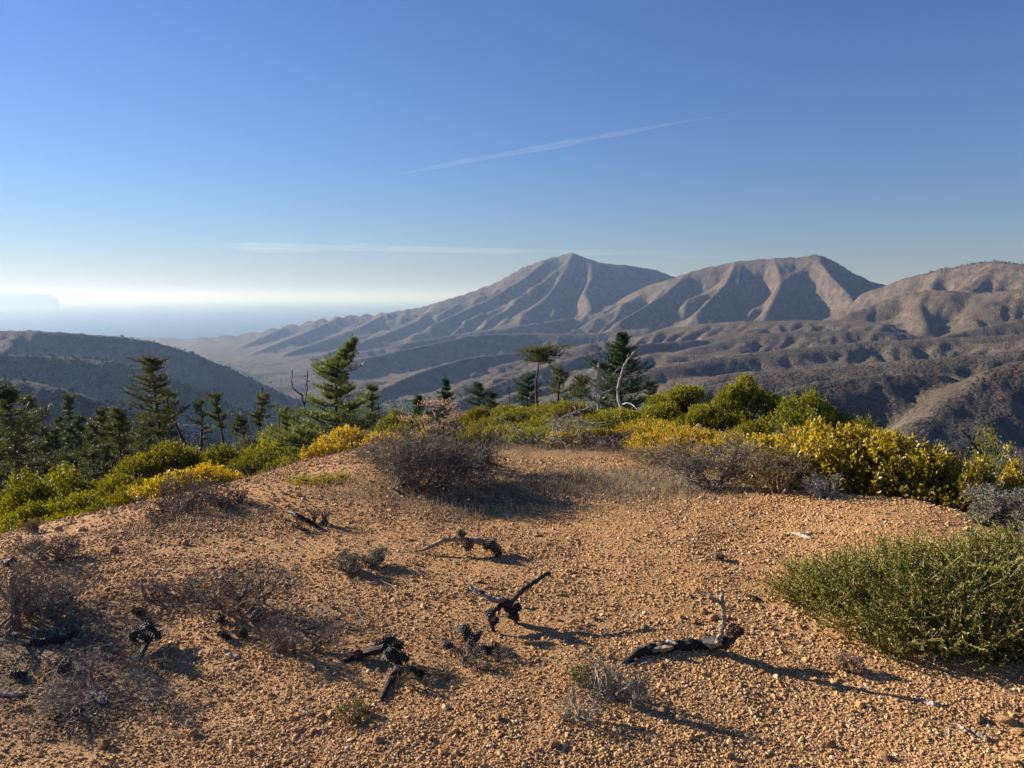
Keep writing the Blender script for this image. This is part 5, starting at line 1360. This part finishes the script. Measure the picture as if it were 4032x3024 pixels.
put_wood('split dark log with a lichened branch standing up from its end', (2680, 2575), [
    ('log', 'charred', [(2452, 2624, 22, None), (2530, 2580, 38, None), (2600, 2566, 44, None), (2690, 2556, 46, None), (2770, 2552, 44, None), (2850, 2534, 46, .0), (2900, 2496, 38, .05), (2920, 2478, 22, .08)]),
    ('branch', 'lichen', [(2818, 2536, 28, -.02), (2838, 2496, 22, 0), (2851, 2440, 19, 0), (2848, 2392, 19, 0), (2840, 2368, 19, 0), (2846, 2330, 11, 0)]),
    ('twig', 'lichen', [(2842, 2372, 17, 0), (2800, 2354, 15, 0), (2765, 2337, 12, .02), (2742, 2330, 8, .02)]),
    ('splinter', 'bleached', [(2668, 2534, 14, 0), (2622, 2524, 12, .02)]), ('strip', 'driftwood', [(2500, 2586, 20, -.03), (2580, 2560, 24, -.04), (2650, 2548, 20, -.04)])],
    [(2888, 2482, 58, -.02, 'brown')], 305, name='fallen_log', cat='log')
put_wood('small black stick with a cluster of charred cones on the left gravel', (570, 2580), [
    ('branch', 'charred', [(546, 2602, 16, None), (565, 2560, 18, 0), (590, 2510, 20, .08), (615, 2488, 14, .1)]), ('splinter', 'bleached', [(566, 2536, 16, -.02), (582, 2520, 14, .0)])],
    [(556, 2490, 60, .06, 'char'), (590, 2476, 58, .1, 'char'), (538, 2514, 54, .02, 'char'), (614, 2502, 50, .06, 'char'), (572, 2510, 56, -.03, 'char')], 306)
put_wood('long charred stick half hidden in the grey twigs at the left', (200, 2545), [
    ('branch', 'charred', [(108, 2546, 26, None), (180, 2540, 28, None), (240, 2530, 26, .0), (280, 2505, 26, .02), (304, 2486, 22, .03)])], [], 307)
put_wood('pale grey forked twig lying behind the green brush', (3165, 2118), [
    ('branch', 'bleached', [(3112, 2106, 8, None), (3140, 2108, 14, None), (3170, 2122, 16, None), (3195, 2124, 10, None)]), ('twig', 'driftwood', [(3172, 2120, 8, 0), (3190, 2100, 6, .02), (3230, 2096, 4, .04)]),
    ('twig', 'charred', [(3090, 2112, 5, None), (3112, 2110, 7, None)])], [], 308)
put_wood('thin pale twig on the gravel at the lower right', (3650, 2780), [
    ('branch', 'bleached', [(3592, 2744, 7, None), (3612, 2762, 9, None), (3650, 2778, 11, None), (3676, 2786, 20, None), (3700, 2790, 8, None)])], [], 309)
put_wood('pale broken stick with a side splinter in the lower right corner', (3830, 2900), [
    ('branch', 'driftwood', [(3732, 2872, 7, None), (3780, 2876, 14, None), (3820, 2888, 18, None), (3868, 2912, 22, None), (3886, 2926, 14, None)]),
    ('splinter', 'bleached', [(3770, 2852, 6, .03), (3790, 2868, 10, .0), (3806, 2882, 10, -.01)]), ('twig', 'bleached', [(3735, 2880, 8, None), (3738, 2908, 6, None)])], [], 310)
put_wood('short pale chip of wood on the left gravel', (915, 2592), [('chip', 'bleached', [(886, 2586, 10, None), (910, 2592, 18, None), (940, 2596, 12, None)])], [], 311, name='wood_chip', cat='wood chip')
put_wood('straight pale stick at the lower left edge', (60, 2745), [('stick', 'bleached', [(-10, 2748, 12, None), (50, 2744, 14, None), (98, 2742, 10, None)])], [], 312, name='stick', cat='stick')
put_wood('twisted silver driftwood piece in the grey twig mat', (390, 2760), [
    ('branch', 'bleached', [(342, 2728, 12, None), (350, 2730, 16, None), (380, 2732, 14, .02), (396, 2750, 24, 0), (404, 2778, 14, None)]), ('twig', 'bleached', [(345, 2728, 9, .02), (352, 2690, 7, .05), (346, 2664, 4, .06)])], [], 313)
put_wood('upright pale splinter beside the silver driftwood', (200, 2740), [('splinter', 'bleached', [(192, 2742, 8, None), (204, 2718, 10, .0), (213, 2692, 6, .02)])], [], 314, name='wood_splinter', cat='stick')
put_wood('dark flat stick crossing the gravel below the grey twig mat', (250, 2820), [('stick', 'charred', [(205, 2838, 8, None), (250, 2818, 16, None), (300, 2800, 14, None), (400, 2778, 8, None)])], [], 315, name='stick', cat='stick')
put_wood('reddish bark flake at the lower left edge', (95, 2800), [('flake', 'driftwood', [(68, 2800, 12, None), (95, 2796, 20, None), (124, 2788, 8, None)])], [], 316, name='bark_flake', cat='bark flake')
put_wood('thin brown stick in the near middle gravel', (1235, 2820), [('stick', 'driftwood', [(1180, 2806, 8, None), (1206, 2822, 12, None), (1225, 2828, 12, None)]), ('twig', 'charred', [(1225, 2826, 8, 0), (1250, 2816, 6, .0), (1295, 2812, 4, None)])], [], 317, name='stick', cat='stick')
put_wood('dark charred chunk at the left edge of the gravel', (40, 2238), [('chunk', 'charred', [(14, 2232, 26, None), (42, 2232, 30, None), (70, 2228, 20, None)]), ('chip', 'bleached', [(40, 2224, 8, .0), (62, 2220, 7, .0)])], [], 318, name='charred_chunk', cat='burnt wood')
put_wood('blackened bent root beside the moss green ground shrub', (1200, 2070), [('root', 'charred', [(1130, 2018, 8, None), (1165, 2022, 14, .02), (1190, 2040, 18, .0), (1215, 2056, 14, None), (1250, 2080, 8, None)]), ('twig', 'charred', [(1165, 2022, 10, .02), (1155, 2038, 8, None)])], [], 319, name='dead_root', cat='dead root')
put_wood('dark stub with a tuft of twigs at the left of the upright stones', (868, 1905), [('stub', 'charred', [(884, 1900, 22, None), (886, 1870, 20, 0), (890, 1850, 14, .0)]), ('limb', 'charred', [(884, 1885, 12, 0), (852, 1896, 14, None)])], [], 320, name='charred_stub', cat='burnt wood')
put_wood('small dark stick lying in the grass clearing before the bank', (2790, 1950), [('stick', 'charred', [(2775, 1946, 12, None), (2800, 1944, 12, None), (2835, 1946, 6, None)])], [], 321, name='stick', cat='stick')
put_wood('tiny black stick right of the upright branch', (2970, 2360), [('stick', 'charred', [(2935, 2356, 10, None), (2965, 2360, 14, None), (2995, 2366, 8, None)])], [], 322, name='stick', cat='stick')

def loose_cone(px, py, s, kind, label, seed):
    rg = np.random.default_rng(seed); b, r = hit(px, py + s * 0.3); sz = s * r / FPX
    tag(place_cone(b + np.array([0, 0, sz * 0.30]), sz, kind, rg), label, 'pine cone')
for i, a in enumerate([(2832, 2196, 42, 'brown', 'single brown pine cone casting a long shadow left of the green brush'), (1640, 2652, 56, 'char', 'loose silver grey cone right of the hooked burnt branch'),
        (1764, 2546, 48, 'char', 'loose dark cone left of the charred clump'), (868, 2434, 52, 'char', 'black cone under the dark bare bush, left of its stem'), (1012, 2432, 56, 'char', 'black cone under the dark bare bush, right of its stem'),
        (886, 2504, 52, 'char', 'black cone on the open gravel below the dark bare bush'), (960, 2496, 44, 'char', 'flattened dark cone right of the black cone on open gravel'), (262, 2632, 66, 'char', 'big black cone at the edge of the grey twig mat'),
        (545, 2412, 46, 'brown', 'pale weathered cone above the black stick cluster'), (3405, 2495, 50, 'char', 'grey cone half buried in the front of the green brush'), (70, 2660, 50, 'char', 'black cone near the left edge under the corner bush')]):
    loose_cone(*a, 400 + i)

def stone_obj(px, py, w, h, label, seed, group=None, tall=False, name='stone'):
    rg = np.random.default_rng(seed); b, r = hit(px, py)
    import bmesh
    bm = bmesh.new(); bmesh.ops.create_icosphere(bm, subdivisions=2, radius=1.0)
    pl_ = [(unit(rg.normal(size=3)), rg.uniform(0.55, 0.85)) for _ in range(7)]
    for v in bm.verts:
        p = np.array(v.co)
        for nrm, dd in pl_:
            e = p @ nrm
            if e > dd: p = p - nrm * (e - dd) * 0.9
        v.co = Vector(p * (1 + rg.normal(0, 0.02)))
    me = bpy.data.meshes.new('stone'); bm.to_mesh(me); bm.free(); me.materials.append(M['rock'])
    k = r / FPX
    o = add(name, me, None, b + np.array([0, 0, h * k * 0.30]))
    o.scale = (w * k * 0.5, w * k * rg.uniform(0.35, 0.55), h * k * 0.5); o.rotation_euler = (rg.normal(0, 0.15), rg.normal(0, 0.15), rg.uniform(0, 3))
    return tag(o, label, 'stone', group)
m, nt, bs, out = new_mat('ochre_rock')
P = N(nt, 'ShaderNodeTexCoord').outputs['Object']
oi = N(nt, 'ShaderNodeObjectInfo')
cc = mixc(nt, oi.outputs['Random'], (0.36, 0.20, 0.09), (0.52, 0.34, 0.17))
cc = mixc(nt, smooth(nt, noise(nt, P, 2.2, 5, 0.7), 0.42, 0.66), cc, (0.26, 0.14, 0.065))
nt.links.new(cc, bs.inputs['Base Color']); bs.inputs['Roughness'].default_value = 0.92; bs.inputs['Specular IOR Level'].default_value = 0.15
bp = N(nt, 'ShaderNodeBump'); bp.inputs['Strength'].default_value = 0.6; bp.inputs['Distance'].default_value = 0.05
nt.links.new(noise(nt, P, 5.0, 5, 0.7), bp.inputs['Height']); nt.links.new(bp.outputs[0], bs.inputs['Normal'])
M['rock'] = m
for i, (x, y, w, h) in enumerate([(908, 1898, 16, 40), (925, 1892, 18, 48), (942, 1888, 24, 56), (962, 1880, 22, 54), (985, 1872, 28, 46), (1005, 1866, 22, 34), (1025, 1858, 24, 26)]):
    stone_obj(x, y, w, h, '%s of the seven upright reddish stones edging the mound, counted from the left' % ['first', 'second', 'third', 'fourth', 'fifth', 'sixth', 'last'][i], 500 + i, 'upright stones edging the mound')
for i, (x, y, w, h, lab) in enumerate([(3852, 2836, 60, 26, 'flat pale stone above the broken stick at lower right'), (3965, 2855, 70, 30, 'pale slab of stone at the lower right edge'), (4010, 2890, 50, 26, 'small pale stone below the slab at the right edge'),
        (2610, 2810, 40, 30, 'pale stone in the shadow of the lichen twig'), (2400, 2598, 34, 30, 'ochre stone left of the split log tip'), (1085, 2560, 40, 30, 'dusty stone below the brown bare bush'), (730, 2145, 30, 24, 'pale stone on the left slope of gravel'),
        (3480, 2990, 50, 34, 'brown stone at the bottom edge right of middle'), (2810, 2440, 46, 30, 'pale flat stone left of the upright branch'), (2770, 2420, 38, 28, 'pale small stone beside the flat stone near the upright branch'), (2735, 2455, 42, 26, 'ochre stone between the flat stones and the log'),
        (2870, 2990, 44, 36, 'pale stone at the bottom edge near the middle'), (410, 2950, 50, 38, 'ochre stone near the lower left corner'), (760, 2905, 46, 34, 'brown stone at the lower left'), (1960, 2840, 40, 32, 'ochre stone in the near middle'),
        (3270, 2945, 44, 34, 'stone on bare sandy soil at the bottom right'), (450, 2180, 36, 28, 'reddish stone on the left slope'), (2180, 2935, 48, 34, 'angular ochre stone near the bottom middle'), (1490, 2930, 44, 34, 'brown stone near the bottom left of middle')]):
    stone_obj(x, y, w, h, lab, 520 + i)
for i, pts in enumerate([[(1480, 2292), (1540, 2330), (1560, 2352), (1550, 2400)], [(1770, 2405), (1830, 2435), (1900, 2465)], [(2125, 2600), (2200, 2635), (2250, 2672)], [(780, 2690), (830, 2725), (875, 2745)], [(905, 2860), (960, 2895), (1040, 2925)],
        [(1340, 2380), (1400, 2420), (1440, 2470)], [(500, 2610), (520, 2640), (575, 2670)]]):
    lab = ['long pale grass stalk left of the charred forked branch', 'straight straw stalk above the charred cone clump', 'straw stalk left of the lichen twig', 'bent pale stalk below the twig mat end', 'curved straw stalk near the lower left',
           'thin stalk right of the brown bare bush', 'arched stalk beneath the black stick cluster'][i]
    g = Geo(); P = np.array([hit(*p)[0] + np.array([0, 0, 0.012 + 0.02 * (0 < k < len(pts) - 1)]) for k, p in enumerate(pts)])
    tube(g, P, 0.0016, 4, 0.85); tag(add('dry_stalk', g.mesh('dry_stalk', M['straw'])), lab, 'dry stalk')

# ================================================================== DRY GRASS AND LITTER (stuff)
rg = np.random.default_rng(31)
def blades(name, label, nn, hmin, hmax, mat, lo, r0=2.0, r1=13.0, lie=0.5, w=0.0016):
    x, y, r = scatter(nn, r0, r1, 40)
    lt = litter(x, y); pn = 0.5 + 0.5 * fbm(x / 0.5 + 7, y / 0.5, 3)
    ok = rg.random(nn) < np.clip((lt - lo) * 1.6, 0, 1) * np.clip(pn * 1.6, 0, 1)
    x, y, r = x[ok], y[ok], r[ok]; m = len(x)
    D = unit(np.stack([rg.normal(0, lie, m), rg.normal(0, lie, m), np.abs(rg.normal(0.7, 0.3, m)) + 0.05], 1))
    g = Geo(); L = rg.uniform(hmin, hmax, m)
    needles(g, np.stack([x, y, near_h(x, y)], 1), D, L, w, np.clip(rg.normal(0.5, 0.22, m), 0, 1), rg)
    g.V[0][:, :] = g.V[0]
    return tag(add(name, g.mesh(name, M[mat])), label, kind='stuff')
blades('dry_grass', 'thin dead grass and stubble in the clearing', 150000, 0.04, 0.13, 'straw', 0.22, lie=0.45, w=0.0042, r0=5.5)
blades('twig_litter', 'fine brown twig litter scattered over the gravel', 70000, 0.02, 0.07, 'twig_brown', 0.12, lie=1.3, w=0.0022)
blades('grey_stubble', 'grey dead stubble between the bushes', 130000, 0.03, 0.11, 'twig_grey', 0.18, lie=0.6, w=0.0038)

# ================================================================== FAR WOODS, ISLAND, CLOUDS
rg = np.random.default_rng(41)
ico_v = np.array([(1, 0, 0), (0, 1, 0), (-1, 0, 0), (0, -1, 0), (0, 0, 1), (0, 0, -1), (0.6, 0.6, 0.55), (-0.6, -0.6, 0.5)])
ico_f = np.array([(0, 6, 4), (6, 1, 4), (1, 2, 4), (2, 7, 4), (7, 3, 4), (3, 0, 4), (0, 1, 6), (2, 3, 7), (1, 0, 5), (2, 1, 5), (3, 2, 5), (0, 3, 5)])
def far_wood(name, label, X, Y, hlo, hhi, mat):
    m = len(X); Z = far_h(X, Y); hh = rg.uniform(hlo, hhi, m); ww = hh * rg.uniform(0.28, 0.55, m)
    V = ico_v[None] * (1 + rg.normal(0, 0.2, (m, 8, 1))) * np.stack([ww, ww, hh * 0.55], 1)[:, None] + np.stack([X, Y, Z + hh * 0.42], 1)[:, None]
    T = (ico_f[None] + np.arange(m)[:, None, None] * 8).reshape(-1, 3)
    g = Geo(); g.put(V.reshape(-1, 3), T, None, np.clip(np.repeat(rg.normal(0.45, 0.2, m), 8) + rg.normal(0, 0.12, m * 8), 0, 1))
    return tag(add(name, g.mesh(name, M[mat])), label, kind='stuff')
nn = 60000
a = np.radians(rg.uniform(-38, -6, nn)); r = rg.uniform(300, 2250, nn)
X = r * np.sin(a); Y = r * np.cos(a)
d1 = seg_field(np.array([at(-500, 1390, 1750), at(250, 1450, 1650), at(700, 1500, 1600), at(1100, 1590, 1600)]), X, Y)[0]
d2 = seg_field(np.array([(-500, 120, 0), (-260, 420, 0), (-200, 800, 0), (-420, 1200, 0)]), X, Y)[0]
dens = np.maximum(np.clip(1.2 - d1 / 420, 0, 1), np.clip(1.3 - d2 / 300, 0, 1)) * np.clip(0.55 + 1.1 * fbm(X / 120, Y / 120, 4), 0.03, 1)
ok = rg.random(nn) < dens * 0.6
far_wood('woodland', 'dark pine woodland on the hazy hill across the valley', X[ok], Y[ok], 3.0, 6.0, 'farwood')
cx, cy = [], []
for P, k in ((pl((3150, 1010, 4100), (3230, 1004, 4070), (3330, 1060, 4040), (3440, 1118, 4005)), 70), (pl((3650, 1066, 3260), (3800, 1038, 3220), (3900, 1025, 3170), (4032, 1036, 3100)), 90), (pl((2220, 1000, 5450), (2300, 1012, 5350)), 18), (pl((3165, 1008, 4100), (3240, 1006, 4060)), 10),
             (pl((450, 1320, 2180), (750, 1386, 2100), (1000, 1490, 2000)), 90)):
    f = rg.uniform(0, len(P) - 1.001, k); i = f.astype(int); p = P[i] + (P[i + 1] - P[i]) * (f - i)[:, None]
    cx.append(p[:, 0] + rg.normal(0, 6, k)); cy.append(p[:, 1] + rg.normal(0, 6, k))
far_wood('ridge_scrub', 'scattered small trees and scrub along the far crests', np.concatenate(cx), np.concatenate(cy), 2.5, 6, 'farwood')
a = rg.uniform(0, len(THAL) - 2.001, 1500) ; a = a[a > 4]; i = a.astype(int); p = THAL[i] + (THAL[i + 1] - THAL[i]) * (a - i)[:, None]
far_wood('valley_thicket', 'grey green thicket along the valley floor', p[:, 0] + rg.normal(0, 55, len(p)), p[:, 1] + rg.normal(0, 55, len(p)), 3, 6, 'farwood')

# island on the horizon
u = np.linspace(0, 1, 40); rI = 38000.0
xs_ = np.interp(u, [0, 1], [-1400, 232]); top = np.interp(xs_, [-1400, -600, 0, 120, 205, 232], [1158, 1150, 1153, 1156, 1158, 1172]) + 0.6 * fbm(u * 9, u * 0, 3)
Vi, Qi = [], []
for k in range(40):
    c_ = at(xs_[k], top[k], rI); c_[2] = max(c_[2], SEA + 1)
    for dd, hz_ in ((-1500, 0), (-700, 0.8), (0, 1.0), (900, 0.85), (2200, 0)):
        e = at(xs_[k], 1171, rI + dd); Vi.append((e[0], e[1], SEA - 0.5 + (c_[2] - SEA) * hz_))
for k in range(39):
    for j in range(4): Qi.append((k * 5 + j, k * 5 + 5 + j, k * 5 + 6 + j, k * 5 + 1 + j))
tag(add('island', make_mesh('island', Vi, quads=np.array(Qi)[:, ::-1], mats=M_HILLS, smooth=True)), 'faint long island on the hazy horizon at the left', kind='structure')

# contrail and thin high cloud: real scattering bodies far above the haze
def cloud_strands(name, label, ends, rads, n_str, dens, seed, flat=1.0, wander=0.3):
    rg = np.random.default_rng(seed); A_, B_ = at(*ends[0]), at(*ends[1]); g = Geo()
    for s in range(n_str):
        u = np.linspace(0, 1, 44); f0, f1 = sorted(rg.uniform(0, 1, 2)) if s else (0, 1)
        if f1 - f0 < 0.25: f1 = min(1, f0 + 0.35)
        uu = f0 + (f1 - f0) * u
        P = A_ + (B_ - A_) * uu[:, None]
        R_ = np.interp(uu, np.linspace(0, 1, len(rads)), rads)
        off = np.stack([fbm(uu * 6 + s * 3.3, uu * 0 + s, 2), fbm(uu * 6 + 9 + s, uu * 0 + 3 * s, 2), fbm(uu * 5 + 4, uu * 0 + 7.7 * s, 2)], 1)
        P = P + off * R_[:, None] * wander * (2.0 if s else 1.0) * np.array([1, 1, 1])
        rad = R_ * (rg.uniform(0.35, 0.8) if s else 0.7) * np.sin(np.clip(u, 0.02, 0.98) * math.pi) ** 0.6 * (1 + 0.35 * fbm(u * 14 + s * 5, u * 0, 3))
        n0 = g.n; tube(g, P, np.maximum(rad, R_ * 0.03), 10, 0.5)
        if flat != 1.0:
            V = g.V[-1]; ctr = np.concatenate([np.repeat(P, 10, 0), P[:1], P[-1:]]); V[:, 2] = ctr[:, 2] + (V[:, 2] - ctr[:, 2]) * flat
    return tag(add(name, g.mesh(name, volume_mat(name + '_ice', (1, 1, 1), dens, 0.4))), label, kind='stuff')
cloud_strands('contrail', 'thin white contrail slanting up across the blue sky', ((1440, 708, 42000), (2960, 432, 33000)), [60, 130, 170, 200, 190, 150, 90], 4, 2.6e-4, 3, wander=0.25)
cloud_strands('cirrus_cloud', 'faint flat veil of cloud above the mountain skyline', ((650, 960, 90000), (3000, 1012, 80000)), [500, 1500, 1800, 1500, 1300, 900, 400], 5, 5.0e-5, 5, flat=0.30, wander=0.25)
cloud_strands('cirrus_wisp', 'faint slanting wisp of cloud at the right edge', ((3700, 1010, 80000), (4300, 930, 80000)), [200, 500, 600, 500], 3, 3e-5, 6, flat=0.4, wander=0.25)
